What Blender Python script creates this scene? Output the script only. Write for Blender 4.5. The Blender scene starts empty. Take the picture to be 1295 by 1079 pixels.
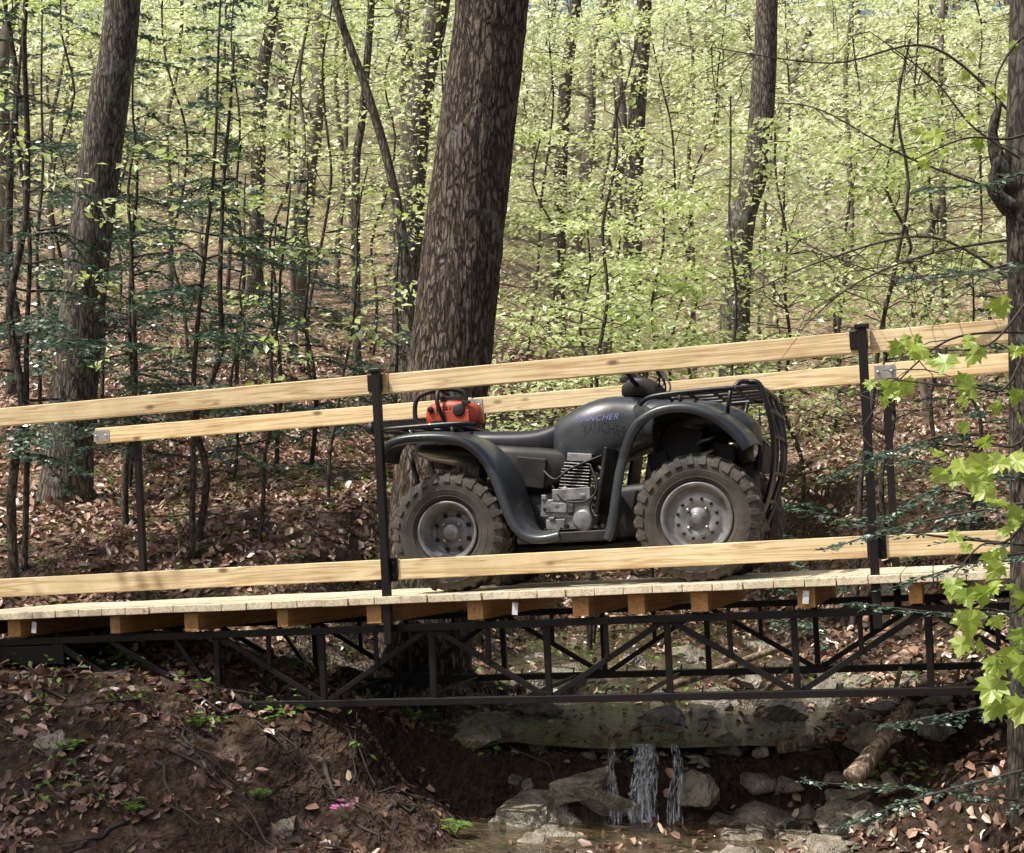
import bpy, math, random
import numpy as np
from mathutils import Vector, Matrix
rng=np.random.default_rng(11); random.seed(11)
scene=bpy.context.scene
R=math.radians
# ------------------------------------------------------------------ helpers
def link(o,parent=None):
    scene.collection.objects.link(o)
    if parent: o.parent=parent
    return o
def empty(name,M=None):
    o=bpy.data.objects.new(name,None); link(o); o.empty_display_size=.1
    if M is not None: o.matrix_world=M
    return o
def S(px,py,Y):      # surveyed bearing / elevation at distance Y from the viewpoint
    return np.array([(px-647.5)/1800*Y, Y, (672-py)/1800*Y])
TAB=rng.random((256,256))
def vn(x,y):
    xi=np.floor(x).astype(int); yi=np.floor(y).astype(int)
    fx=x-xi; fy=y-yi; fx=fx*fx*(3-2*fx); fy=fy*fy*(3-2*fy)
    a=TAB[xi&255,yi&255]; b=TAB[(xi+1)&255,yi&255]; c=TAB[xi&255,(yi+1)&255]; d=TAB[(xi+1)&255,(yi+1)&255]
    return (a*(1-fx)+b*fx)*(1-fy)+(c*(1-fx)+d*fx)*fy-.5
def fbm(x,y,o=4):
    s=0;a=1
    for i in range(o):
        s=s+a*vn(x*2**i+17*i,y*2**i+5*i); a*=.5
    return s
def smooth(t):
    t=np.clip(t,0,1); return t*t*(3-2*t)
def ledge(x): return 7.36+.28*fbm(np.asarray(x,float)*2.3+3,7.3+0*np.asarray(x,float),3)
def H(x,y):
    x=np.asarray(x,float); y=np.asarray(y,float)
    L=np.interp(y,[-40,0,5.3,6.3,7.0,7.5,9.3,10.1,11,14,20,35,80,130],[-1.9,-1.65,-1.5,-1.32,-.95,-.78,-.62,-.12,.2,.85,2.3,7.6,27,38])
    Rr=np.interp(y,[-40,0,5,6,8,10,14,20,35,80,130],[-1.9,-1.6,-1.15,-.95,-.65,-.2,.5,1.5,6.0,28,42])
    t=smooth((x+1)/4)*np.clip(1-(y-25)/60,0,1)+smooth((x+12)/30)*np.clip((y-25)/60,0,1)
    b=L*(1-t)+Rr*t
    b=b+.14*np.clip(np.abs(x)-3,0,12)*np.clip(y/12,0,1)*.6
    yl=y-(ledge(x)-7.36)
    bed=np.interp(yl,[-40,3,7.28,7.40,9,13,16,20,200],[-1.8,-1.58,-1.56,-1.17,-1.09,-.92,-.3,1.2,60])
    xl0=np.interp(y,[5,7.4,9,11,14],[.15,.15,-.45,.2,.6]); xl1=np.interp(y,[5,7.4,9,11,14],[-1.9,-1.8,-2.0,-1.3,-.3])
    xr0=np.interp(y,[5,7.4,9,11,14],[1.0,1.1,2.1,2.3,2.0]); xr1=np.interp(y,[5,7.4,9,11,14],[2.7,3.1,4.0,4.0,3.4])
    w=.25*fbm(x*1.7,y*1.7,3); xw=x+w
    k=np.where(xw<(xl0+xr0)/2, smooth((xl0-xw)/(xl0-xl1)), smooth((xw-xr0)/(xr1-xr0)))
    fade=1-smooth((y-13)/5)
    bed=np.minimum(bed,b)
    z=b*(1-fade)+(bed*(1-k)+b*k)*fade
    amp=np.clip(y/12,.5,2)*(1-.6*fade*(1-k))
    z=z+.10*amp*fbm(x*.9,y*.9,4)+.045*fbm(x*5,y*5,4)*(y<25)
    n=fbm(x*3.1+9,y*3.1,4)
    z=z+.20*n*fade*k*(1-k)*4+.06*fade*(1-k)*fbm(x*4+31,y*4,3)
    return z
def np_mesh(name,V,F,mats,mi=None,rnd=None,smooth_=False,parent=None,uv=None):
    me=bpy.data.meshes.new(name); V=np.asarray(V,np.float32); F=np.asarray(F,np.int32)
    m,k=F.shape
    me.vertices.add(len(V)); me.vertices.foreach_set('co',V.ravel())
    me.loops.add(m*k); me.loops.foreach_set('vertex_index',F.ravel())
    me.polygons.add(m); me.polygons.foreach_set('loop_start',np.arange(0,m*k,k,dtype=np.int32))
    for a in mats: me.materials.append(a)
    if mi is not None: me.polygons.foreach_set('material_index',np.asarray(mi,np.int32))
    me.polygons.foreach_set('use_smooth',np.full(m,smooth_,bool) if np.isscalar(smooth_) else np.asarray(smooth_,bool))
    me.update(calc_edges=True)
    if rnd is not None:
        a=me.attributes.new('rnd','FLOAT','FACE'); a.data.foreach_set('value',np.asarray(rnd,np.float32))
    o=bpy.data.objects.new(name,me); link(o,parent); return o
class NG:
    def __init__(s): s.V=[];s.F=[];s.M=[];s.R=[];s.S=[];s.n=0
    def add(s,V,F,m=0,r=None,sm=False):
        V=np.asarray(V,float).reshape(-1,3); F=np.asarray(F,int)
        s.V.append(V); s.F.append(F+s.n); s.n+=len(V); k=len(F)
        s.M.append(np.full(k,m)); s.R.append(np.full(k,.5) if r is None else np.broadcast_to(r,(k,))); s.S.append(np.full(k,sm))
    def tube(s,P,rad,sides=6,m=0,r=.5,wob=0):
        P=np.asarray(P,float); n=len(P); rad=np.broadcast_to(rad,(n,))
        T=np.gradient(P,axis=0); T/=np.linalg.norm(T,axis=1)[:,None]+1e-9
        ref=np.array([0.,0,1]) if abs(T[:,2]).mean()<.8 else np.array([1.,0,0])
        A=np.cross(T,ref); A/=np.linalg.norm(A,axis=1)[:,None]+1e-9; B=np.cross(T,A)
        th=np.linspace(0,2*np.pi,sides,endpoint=False)
        rr=rad[:,None]*(1+wob*(rng.random((n,sides))-.5))
        V=P[:,None,:]+rr[:,:,None]*(np.cos(th)[None,:,None]*A[:,None,:]+np.sin(th)[None,:,None]*B[:,None,:])
        i=np.arange(n-1)[:,None]*sides; j=np.arange(sides)[None,:]; j2=(j+1)%sides
        F=np.stack([i+j,i+j2,i+sides+j2,i+sides+j],-1).reshape(-1,4)
        s.add(V.reshape(-1,3),F,m,r,True)
    def leaves(s,c,d,nm,L,W,m=1,r=None,fold=.15):
        n=len(c); d=d/np.linalg.norm(d,axis=1)[:,None]; sd=np.cross(nm,d); sd/=np.linalg.norm(sd,axis=1)[:,None]+1e-9
        L=np.broadcast_to(L,(n,))[:,None]; W=np.broadcast_to(W,(n,))[:,None]
        up=np.cross(d,sd)
        V=np.stack([c,c+d*L*.45+sd*W*.5+up*W*fold,c+d*L,c+d*L*.45-sd*W*.5+up*W*fold],1)
        F=np.arange(n*4).reshape(n,4); s.add(V.reshape(-1,3),F,m,r,False)
    def leaves6(s,c,d,nm,L,W,m,r,fold,curl):
        n=len(c); d=d/np.linalg.norm(d,axis=1)[:,None]; sd=np.cross(nm,d); sd/=np.linalg.norm(sd,axis=1)[:,None]+1e-9
        L=np.broadcast_to(L,(n,))[:,None]; W=np.broadcast_to(W,(n,))[:,None]; up=np.cross(d,sd); up=np.where(up[:,2:3]<0,-up,up)
        j=lambda a: a*(.75+.5*rng.random((n,1)))
        f=fold*rng.random((n,1)); cu=curl*rng.normal(0,1,(n,1))
        V=np.stack([c,c+d*L*j(.25)+sd*W*j(.42)+up*W*f,c+d*L*j(.68)+sd*W*j(.42)+up*(W*f+cu*L*.5),c+d*L+up*cu*L,c+d*L*j(.68)-sd*W*j(.42)+up*(W*f+cu*L*.5),c+d*L*j(.25)-sd*W*j(.42)+up*W*f],1)
        b=np.arange(n)[:,None]*6; F=np.concatenate([b+[0,1,2,3],b+[0,3,4,5]]); s.add(V.reshape(-1,3),F,m,np.concatenate([r,r]),False)
    def build(s,name,mats,parent=None):
        return np_mesh(name,np.concatenate(s.V),np.concatenate(s.F),mats,np.concatenate(s.M),np.concatenate(s.R),np.concatenate(s.S),parent)
# ------------------------------------------------------------------ materials
def newmat(name):
    m=bpy.data.materials.new(name); m.use_nodes=True; nt=m.node_tree; nt.nodes.clear()
    out=nt.nodes.new('ShaderNodeOutputMaterial'); return m,nt,out
def N(nt,t,**kw):
    n=nt.nodes.new(t)
    for k,v in kw.items(): setattr(n,k,v)
    return n
def ramp(nt,fac,cols):
    r=nt.nodes.new('ShaderNodeValToRGB'); e=r.color_ramp.elements
    while len(e)<len(cols): e.new(.5)
    for i,(p,c) in enumerate(cols): e[i].position=p; e[i].color=(*c,1)
    nt.links.new(fac,r.inputs[0]); return r.outputs[0]
def coords(nt,scale=(1,1,1),rot=(0,0,0)):
    tc=N(nt,'ShaderNodeTexCoord'); mp=N(nt,'ShaderNodeMapping'); mp.inputs['Scale'].default_value=scale; mp.inputs['Rotation'].default_value=rot
    nt.links.new(tc.outputs['Object'],mp.inputs[0]); return mp.outputs[0]
def noise(nt,vec,scale,detail=4,rough=.6,dist=0):
    n=N(nt,'ShaderNodeTexNoise'); n.inputs['Scale'].default_value=scale; n.inputs['Detail'].default_value=detail; n.inputs['Roughness'].default_value=rough; n.inputs['Distortion'].default_value=dist
    nt.links.new(vec,n.inputs['Vector']); return n.outputs['Fac']
def bump(nt,h,st,dist=.01):
    b=N(nt,'ShaderNodeBump'); b.inputs['Strength'].default_value=st; b.inputs['Distance'].default_value=dist; nt.links.new(h,b.inputs['Height']); return b.outputs[0]
def simple(name,c,rough=.5,metal=0,c2=None,sc=20,bs=.15,coat=0,spec=.5,bd=.004,dust=0):
    m,nt,out=newmat(name); p=N(nt,'ShaderNodeBsdfPrincipled'); v=coords(nt)
    c2=c2 or tuple(x*.6 for x in c)
    n1=noise(nt,v,sc,4)
    col=ramp(nt,n1,[(.3,c2),(.65,c)])
    if dust:
        ge=N(nt,'ShaderNodeNewGeometry'); sx=N(nt,'ShaderNodeSeparateXYZ'); nt.links.new(ge.outputs['Normal'],sx.inputs[0])
        a=N(nt,'ShaderNodeMath',operation='MULTIPLY'); a.inputs[1].default_value=dust; nt.links.new(ramp(nt,noise(nt,v,11,4,.7),[(.38,(.15,)*3),(.68,(1,1,1))]),a.inputs[0])
        mx=N(nt,'ShaderNodeMixRGB'); mx.inputs[2].default_value=(.17,.145,.11,1); nt.links.new(a.outputs[0],mx.inputs[0]); nt.links.new(col,mx.inputs[1]); col=mx.outputs[0]
    nt.links.new(col,p.inputs['Base Color'])
    n2=noise(nt,v,sc*6,2)
    mr=N(nt,'ShaderNodeMapRange'); mr.inputs['To Min'].default_value=max(rough-.12,.03); mr.inputs['To Max'].default_value=min(rough+.15,1); nt.links.new(n1,mr.inputs[0]); nt.links.new(mr.outputs[0],p.inputs['Roughness'])
    p.inputs['Metallic'].default_value=metal; p.inputs['Coat Weight'].default_value=coat; p.inputs['Specular IOR Level'].default_value=spec
    nt.links.new(bump(nt,n2,bs,bd),p.inputs['Normal']); nt.links.new(p.outputs[0],out.inputs[0]); return m
def bark(name,ca,cb,sx=16,sz=2.6,st=.9,lichen=.0,bd=.02,dl=.045):
    m,nt,out=newmat(name); p=N(nt,'ShaderNodeBsdfPrincipled'); v=coords(nt,(1,1,sz/sx))
    nz=N(nt,'ShaderNodeTexNoise'); nz.inputs['Scale'].default_value=14; nz.inputs['Detail'].default_value=3; nt.links.new(v,nz.inputs['Vector'])
    mx=N(nt,'ShaderNodeMixRGB',blend_type='LINEAR_LIGHT'); mx.inputs[0].default_value=dl; nt.links.new(v,mx.inputs[1]); nt.links.new(nz.outputs['Color'],mx.inputs[2])
    vo=N(nt,'ShaderNodeTexVoronoi',feature='DISTANCE_TO_EDGE'); vo.inputs['Scale'].default_value=sx; nt.links.new(mx.outputs[0],vo.inputs['Vector'])
    mr=N(nt,'ShaderNodeMapRange'); mr.inputs['From Max'].default_value=.22; nt.links.new(vo.outputs[0],mr.inputs[0])
    fine=noise(nt,v,55,4,.75)
    f2=N(nt,'ShaderNodeMath',operation='MULTIPLY_ADD'); nt.links.new(fine,f2.inputs[0]); f2.inputs[1].default_value=1.5; f2.inputs[2].default_value=-.5
    mul=N(nt,'ShaderNodeMath',operation='MULTIPLY_ADD'); nt.links.new(mr.outputs[0],mul.inputs[0]); mul.inputs[1].default_value=.46; nt.links.new(f2.outputs[0],mul.inputs[2])
    col=ramp(nt,mul.outputs[0],[(.12,tuple(x*.3 for x in ca)),(.5,ca),(.95,cb)])
    big=noise(nt,coords(nt),4.2,5,.7)
    mx2=N(nt,'ShaderNodeMixRGB'); nt.links.new(ramp(nt,big,[(.58,(0,0,0)),(.68,(lichen,)*3)]),mx2.inputs[0]); nt.links.new(col,mx2.inputs[1]); mx2.inputs[2].default_value=(.26,.29,.24,1)
    nt.links.new(mx2.outputs[0],p.inputs['Base Color']); p.inputs['Roughness'].default_value=.9; p.inputs['Specular IOR Level'].default_value=.2
    nt.links.new(bump(nt,mul.outputs[0],st,bd),p.inputs['Normal']); nt.links.new(p.outputs[0],out.inputs[0]); return m
def leafmat(name,cols,trans=.5,gloss=.05,rough=.4):
    m,nt,out=newmat(name); at=N(nt,'ShaderNodeAttribute',attribute_name='rnd')
    c=ramp(nt,at.outputs['Fac'],cols)
    d=N(nt,'ShaderNodeBsdfDiffuse'); t=N(nt,'ShaderNodeBsdfTranslucent'); g=N(nt,'ShaderNodeBsdfGlossy'); g.inputs['Roughness'].default_value=rough
    nt.links.new(c,d.inputs[0]); nt.links.new(c,t.inputs[0])
    m1=N(nt,'ShaderNodeMixShader'); m1.inputs[0].default_value=trans; nt.links.new(d.outputs[0],m1.inputs[1]); nt.links.new(t.outputs[0],m1.inputs[2])
    m2=N(nt,'ShaderNodeMixShader'); m2.inputs[0].default_value=gloss; nt.links.new(m1.outputs[0],m2.inputs[1]); nt.links.new(g.outputs[0],m2.inputs[2])
    nt.links.new(m2.outputs[0],out.inputs[0]); return m
def lumber(name,ca,cb,axis=0,knots=True):
    m,nt,out=newmat(name); p=N(nt,'ShaderNodeBsdfPrincipled')
    sc=[14,14,14]; sc[axis]=.55
    v=coords(nt,tuple(sc))
    n1=noise(nt,v,1.6,3,.5,1.2)
    w=N(nt,'ShaderNodeMath',operation='MULTIPLY'); w.inputs[1].default_value=9; nt.links.new(n1,w.inputs[0])
    fr=N(nt,'ShaderNodeMath',operation='PINGPONG'); fr.inputs[1].default_value=1; nt.links.new(w.outputs[0],fr.inputs[0])
    fine=noise(nt,coords(nt,tuple(90 if i!=axis else 2 for i in range(3))),1,4)
    a=N(nt,'ShaderNodeMath',operation='MULTIPLY_ADD'); nt.links.new(fine,a.inputs[0]); a.inputs[1].default_value=.6; nt.links.new(fr.outputs[0],a.inputs[2])
    c=ramp(nt,a.outputs[0],[(.2,cb),(.75,ca),(1,tuple(min(1,x*1.08) for x in ca))])
    ks=[7,7,7]; ks[axis]=3.2
    vo=N(nt,'ShaderNodeTexVoronoi'); vo.inputs['Scale'].default_value=1; nt.links.new(coords(nt,tuple(ks)),vo.inputs['Vector'])
    kf=ramp(nt,vo.outputs['Distance'],[(.05,(.85,)*3),(.13,(0,0,0))])
    mx=N(nt,'ShaderNodeMixRGB'); nt.links.new(kf,mx.inputs[0]); nt.links.new(c,mx.inputs[1]); mx.inputs[2].default_value=(.13,.06,.025,1)
    big=noise(nt,coords(nt),1.7,5,.7)
    mx3=N(nt,'ShaderNodeMixRGB',blend_type='MULTIPLY'); mx3.inputs[0].default_value=1; nt.links.new(mx.outputs[0],mx3.inputs[1]); nt.links.new(ramp(nt,big,[(.3,(.72,.68,.62)),(.6,(1,1,1))]),mx3.inputs[2])
    nt.links.new(mx3.outputs[0],p.inputs['Base Color']); p.inputs['Roughness'].default_value=.6
    nt.links.new(bump(nt,fine,.25,.002),p.inputs['Normal']); nt.links.new(p.outputs[0],out.inputs[0]); return m
M_bark=bark('pine_bark',(.068,.052,.040),(.27,.22,.175),32,8,1,.5,.02,.045)
M_bark2=bark('grey_bark',(.075,.064,.053),(.24,.21,.175),34,8,.7,.5,.01,.04)
M_bark3=bark('thin_bark',(.05,.043,.036),(.15,.125,.10),50,12,.4,.4,.006,.02)
M_barkD=simple('distant_bark',(.20,.175,.145),.95,c2=(.09,.075,.06),sc=3,spec=.1)  # lighter than near bark; distance haze put into the colour
M_twig=simple('twig_bark',(.06,.048,.038),.9,c2=(.03,.025,.02))
M_rail=lumber('pine_lumber',(.80,.64,.38),(.52,.33,.15))
M_deck=lumber('deck_lumber',(.74,.65,.48),(.46,.36,.24),1)
M_joist=lumber('joist_lumber',(.50,.27,.09),(.30,.14,.045),1)
M_steel=simple('black_painted_steel',(.006,.006,.007),.4,0,sc=30,bs=.2,c2=(.010,.006,.004),spec=.4)
M_galv=simple('galvanised_steel',(.55,.55,.52),.45,.8)
M_leafS=leafmat('spring_leaves',[(0,(.16,.28,.04)),(.5,(.44,.57,.15)),(1,(.82,.88,.52))],.5,.09)
M_leafD=leafmat('distant_leaves',[(0,(.30,.42,.17)),(.5,(.60,.70,.36)),(1,(.90,.94,.72))],.5,.07)  # paler than the spring leaves; haze painted into the leaf colour
M_hem=leafmat('hemlock_needles',[(0,(.022,.052,.034)),(.5,(.06,.12,.075)),(1,(.22,.32,.22))],.25,.12,.35)
M_maple=leafmat('maple_leaves',[(0,(.30,.44,.05)),(1,(.58,.70,.14))],.6,.05)
M_litter=leafmat('dead_leaves',[(0,(.07,.033,.02)),(.3,(.20,.105,.065)),(.6,(.40,.24,.16)),(.9,(.60,.43,.32)),(1,(.74,.62,.52))],.10,.10,.4)
M_herb=leafmat('herb_leaves',[(0,(.06,.14,.02)),(1,(.24,.40,.08))],.4)
def groundmat():
    m,nt,out=newmat('forest_floor'); p=N(nt,'ShaderNodeBsdfPrincipled'); v=coords(nt)
    vo=N(nt,'ShaderNodeTexVoronoi'); vo.inputs['Scale'].default_value=19; vo.inputs['Randomness'].default_value=1
    nz=N(nt,'ShaderNodeTexNoise'); nz.inputs['Scale'].default_value=16; nz.inputs['Detail'].default_value=2; nt.links.new(v,nz.inputs['Vector'])
    mx=N(nt,'ShaderNodeMixRGB',blend_type='LINEAR_LIGHT'); mx.inputs[0].default_value=.05; nt.links.new(v,mx.inputs[1]); nt.links.new(nz.outputs['Color'],mx.inputs[2]); nt.links.new(mx.outputs[0],vo.inputs['Vector'])
    sp=N(nt,'ShaderNodeSeparateColor'); nt.links.new(vo.outputs['Color'],sp.inputs[0])
    leaf=ramp(nt,sp.outputs[0],[(0,(.07,.035,.024)),(.4,(.23,.135,.085)),(.75,(.42,.28,.20)),(1,(.62,.50,.40))])
    big=noise(nt,v,1.3,5,.7)
    soil=ramp(nt,noise(nt,v,25,4),[(.3,(.018,.012,.008)),(.7,(.075,.048,.032))])
    ge=N(nt,'ShaderNodeNewGeometry'); sx=N(nt,'ShaderNodeSeparateXYZ'); nt.links.new(ge.outputs['Normal'],sx.inputs[0])
    st=N(nt,'ShaderNodeMapRange'); st.inputs['From Min'].default_value=.78; st.inputs['From Max'].default_value=.95; nt.links.new(sx.outputs[2],st.inputs[0])
    bf=ramp(nt,big,[(.38,(.1,)*3),(.5,(1,1,1))])
    ml=N(nt,'ShaderNodeMath',operation='MULTIPLY'); nt.links.new(st.outputs[0],ml.inputs[0]); nt.links.new(bf,ml.inputs[1])
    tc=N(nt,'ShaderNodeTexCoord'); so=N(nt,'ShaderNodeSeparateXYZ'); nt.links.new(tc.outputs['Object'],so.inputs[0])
    mk=N(nt,'ShaderNodeMapRange'); mk.inputs['From Min'].default_value=7.4; mk.inputs['From Max'].default_value=9.2; mk.inputs['To Min'].default_value=.15; nt.links.new(so.outputs[1],mk.inputs[0])  # near ground leans to dark humus; bank shade put into colour too
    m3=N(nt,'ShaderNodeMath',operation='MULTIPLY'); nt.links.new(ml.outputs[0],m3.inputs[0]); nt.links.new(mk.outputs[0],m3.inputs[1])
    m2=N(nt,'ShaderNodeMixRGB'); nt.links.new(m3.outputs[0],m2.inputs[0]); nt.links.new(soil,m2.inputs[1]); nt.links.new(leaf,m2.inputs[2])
    # far slope carries a thin green ground flora
    gm=N(nt,'ShaderNodeMapRange'); gm.inputs['From Min'].default_value=18; gm.inputs['From Max'].default_value=50; gm.inputs['To Max'].default_value=.6; nt.links.new(so.outputs[1],gm.inputs[0])
    gn=N(nt,'ShaderNodeMath',operation='MULTIPLY'); nt.links.new(gm.outputs[0],gn.inputs[0]); nt.links.new(ramp(nt,big,[(.42,(.2,)*3),(.56,(1,1,1))]),gn.inputs[1])
    m4=N(nt,'ShaderNodeMixRGB'); nt.links.new(gn.outputs[0],m4.inputs[0]); nt.links.new(m2.outputs[0],m4.inputs[1]); m4.inputs[2].default_value=(.30,.36,.16,1)
    nt.links.new(m4.outputs[0],p.inputs['Base Color']); p.inputs['Roughness'].default_value=.85; p.inputs['Specular IOR Level'].default_value=.2
    ad=N(nt,'ShaderNodeMath',operation='ADD'); nt.links.new(vo.outputs['Distance'],ad.inputs[0]); nt.links.new(noise(nt,v,40,3),ad.inputs[1])
    nt.links.new(bump(nt,ad.outputs[0],.9,.05),p.inputs['Normal']); nt.links.new(p.outputs[0],out.inputs[0]); return m
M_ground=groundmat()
M_rock=simple('wet_rock',(.34,.30,.235),.42,c2=(.07,.065,.045),sc=9,bs=.8,bd=.03)
def watermat():
    m,nt,out=newmat('stream_water'); p=N(nt,'ShaderNodeBsdfPrincipled'); v=coords(nt)
    nt.links.new(ramp(nt,noise(nt,v,7,3),[(.3,(.03,.024,.014)),(.7,(.13,.10,.055))]),p.inputs['Base Color'])
    p.inputs['Roughness'].default_value=.08; p.inputs['Specular IOR Level'].default_value=1
    nt.links.new(bump(nt,noise(nt,v,26,3),1,.04),p.inputs['Normal']); nt.links.new(p.outputs[0],out.inputs[0]); return m
M_water=watermat()
def foam():
    m,nt,out=newmat('falling_water'); p=N(nt,'ShaderNodeBsdfPrincipled'); p.inputs['Base Color'].default_value=(.8,.85,.88,1); p.inputs['Roughness'].default_value=.12
    tr=N(nt,'ShaderNodeBsdfTransparent'); mx=N(nt,'ShaderNodeMixShader'); v=coords(nt,(75,75,9))
    nt.links.new(ramp(nt,noise(nt,v,1,4,.7),[(.48,(.03,.03,.03)),(.64,(.8,.8,.8))]),mx.inputs[0]); nt.links.new(tr.outputs[0],mx.inputs[1]); nt.links.new(p.outputs[0],mx.inputs[2]); nt.links.new(mx.outputs[0],out.inputs[0]); return m
M_foam=foam()
# ------------------------------------------------------------------ hard-surface builder
class HB:
    def __init__(s): s.v=[];s.f=[];s.m=[];s.s=[]
    def add(s,V,F,m=0,sm=False):
        o=len(s.v); s.v+= [tuple(map(float,p)) for p in V]
        for f in F: s.f.append([i+o for i in f]); s.m.append(m); s.s.append(sm)
    def box(s,c,sz,m=0,rot=(0,0,0)):
        from mathutils import Euler
        E=Euler(rot).to_matrix(); c=Vector(c)
        V=[c+E@Vector((x*sz[0]/2,y*sz[1]/2,z*sz[2]/2)) for x in(-1,1) for y in(-1,1) for z in(-1,1)]
        s.add(V,[(0,1,3,2),(4,6,7,5),(0,4,5,1),(2,3,7,6),(0,2,6,4),(1,5,7,3)],m)
    def tube(s,P,r,m=0,n=10,closed=False):
        P=[Vector(p) for p in P]; k=len(P); r=r if hasattr(r,'__len__') else [r]*k
        V=[]; A=None
        for i,p in enumerate(P):
            a=P[i-1] if (i>0 or closed) else p; b=P[(i+1)%k] if (i<k-1 or closed) else p
            t=(b-a).normalized()
            if A is None: A=t.orthogonal().normalized()
            A=(A-t*A.dot(t)).normalized(); B=t.cross(A)
            for j in range(n):
                th=2*math.pi*j/n; V.append(p+r[i]*(A*math.cos(th)+B*math.sin(th)))
        F=[]
        for i in range(k if closed else k-1):
            for j in range(n):
                i2=(i+1)%k; j2=(j+1)%n; F.append((i*n+j,i*n+j2,i2*n+j2,i2*n+j))
        if not closed: F.append(tuple(range(n))[::-1]); F.append(tuple((k-1)*n+j for j in range(n)))
        s.add(V,F,m,True)
    def curve(s,P,r,m=0,n=10,sub=6,closed=False):
        P=[Vector(p) for p in P]; k=len(P); Q=[]
        for i in range(k if closed else k-1):
            if closed: a,b,c,d=P[i-1],P[i],P[(i+1)%k],P[(i+2)%k]
            else: a=P[max(i-1,0)];b=P[i];c=P[i+1];d=P[min(i+2,k-1)]
            for q in range(sub):
                t=q/sub; Q.append(.5*((2*b)+(c-a)*t+(2*a-5*b+4*c-d)*t*t+(3*b-a-3*c+d)*t**3))
        if not closed: Q.append(P[-1])
        s.tube(Q,r,m,n,closed)
    def rev(s,prof,c,m=0,n=48,out=1,axis='y'):
        V=[]; F=[]; k=len(prof)
        for j in range(n):
            th=2*math.pi*j/n
            for r,y in prof:
                if axis=='y': V.append((c[0]+r*math.cos(th),c[1]+out*y,c[2]+r*math.sin(th)))
                elif axis=='z': V.append((c[0]+r*math.cos(th),c[1]+r*math.sin(th),c[2]+out*y))
                else: V.append((c[0]+out*y,c[1]+r*math.cos(th),c[2]+r*math.sin(th)))
        for j in range(n):
            j2=(j+1)%n
            for i in range(k-1): F.append((j*k+i,j*k+i+1,j2*k+i+1,j2*k+i))
        s.add(V,F,m,True)
    def loft(s,secs,m=0,n=24,p=2.6,cy=0):
        V=[];F=[]
        for (a,hw,zt,zb) in secs:
            mz=(zt+zb)/2; hh=(zt-zb)/2
            for j in range(n):
                th=2*math.pi*j/n; c=math.cos(th); q=math.sin(th)
                V.append((a,cy+hw*math.copysign(abs(c)**(2/p),c),mz+hh*math.copysign(abs(q)**(2/p),q)))
        k=len(secs)
        for i in range(k-1):
            for j in range(n):
                j2=(j+1)%n; F.append((i*n+j,i*n+j2,(i+1)*n+j2,(i+1)*n+j))
        F.append(tuple(range(n))[::-1]); F.append(tuple((k-1)*n+j for j in range(n)))
        s.add(V,F,m,True)
    def build(s,name,mats,parent=None,bevel=0,sub=0,solid=0):
        me=bpy.data.meshes.new(name); me.from_pydata(s.v,[],s.f)
        for a in mats: me.materials.append(a)
        me.polygons.foreach_set('material_index',s.m); me.polygons.foreach_set('use_smooth',s.s); me.update()
        import bmesh
        bm=bmesh.new(); bm.from_mesh(me); bmesh.ops.recalc_face_normals(bm,faces=bm.faces); bm.to_mesh(me); bm.free()
        o=bpy.data.objects.new(name,me); link(o,parent)
        if solid: q=o.modifiers.new('s','SOLIDIFY'); q.thickness=solid; q.offset=-1
        if bevel: q=o.modifiers.new('b','BEVEL'); q.width=bevel; q.segments=2; q.limit_method='ANGLE'; q.angle_limit=R(50)
        if sub: q=o.modifiers.new('u','SUBSURF'); q.levels=sub; q.render_levels=sub
        return o
# ------------------------------------------------------------------ terrain
def axis_pts(a,b,step,far0,far1,g=1.13):
    c=list(np.arange(a,b,step)); s=step; x=c[-1]
    while x<far1: s*=g; x+=s; c.append(x)
    s=step; x=c[0]
    while x>far0: s*=g; x-=s; c.insert(0,x)
    return np.array(c)
def sheet(name,xs,ys,zf,mat,yf=None):
    X,Y=np.meshgrid(xs,ys,indexing='ij')
    if yf: Y=yf(X,Y)
    Z=zf(X,Y); nx,ny=X.shape; idx=np.arange(nx*ny).reshape(nx,ny)
    F=np.stack([idx[:-1,:-1],idx[1:,:-1],idx[1:,1:],idx[:-1,1:]],-1).reshape(-1,4)
    return np_mesh(name,np.stack([X,Y,Z],-1).reshape(-1,3),F,[mat],smooth_=True)
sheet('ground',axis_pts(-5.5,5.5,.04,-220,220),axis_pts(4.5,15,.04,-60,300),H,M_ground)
sheet('stream_water',np.arange(-.6,2.2,.05),np.arange(1.5,7.6,.06),lambda X,Y:-1.485+.006*fbm(X*4,Y*4,2),M_water,lambda X,Y:np.minimum(Y,ledge(X)-.02))
sheet('stream_water',np.arange(-.8,3.0,.05),np.arange(7.1,13.5,.05),lambda X,Y:np.interp(Y,[7.4,9,13.5],[-1.115,-1.04,-.87])-.005+.01*fbm(X*4,Y*4,2),M_water,lambda X,Y:np.maximum(Y,ledge(X)+.03))
wf=NG()
for (xa,xb,off) in ((.62,.74,0),(.64,.72,-.02),(.66,.70,-.035),(.82,.86,0),(.50,.53,0)):
    t=np.linspace(0,1,26); us=np.linspace(0,1,14); T,U=np.meshgrid(t,us,indexing='ij')
    Xw=xa+(xb-xa)*U+.012*np.sin(T*6+xa*30)+(U-.5)*.04*T; ly=ledge(Xw)
    Yw=ly+.06-.15*np.sqrt(T)+off+.012*np.sin(U*19+T*3); Zw=-1.105-.385*T**1.3
    idx=np.arange(T.size).reshape(T.shape); F=np.stack([idx[:-1,:-1],idx[1:,:-1],idx[1:,1:],idx[:-1,1:]],-1).reshape(-1,4)
    wf.add(np.stack([Xw,Yw,Zw],-1).reshape(-1,3),F,0,.5,True)
wf.build('waterfall',[M_foam])
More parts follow.
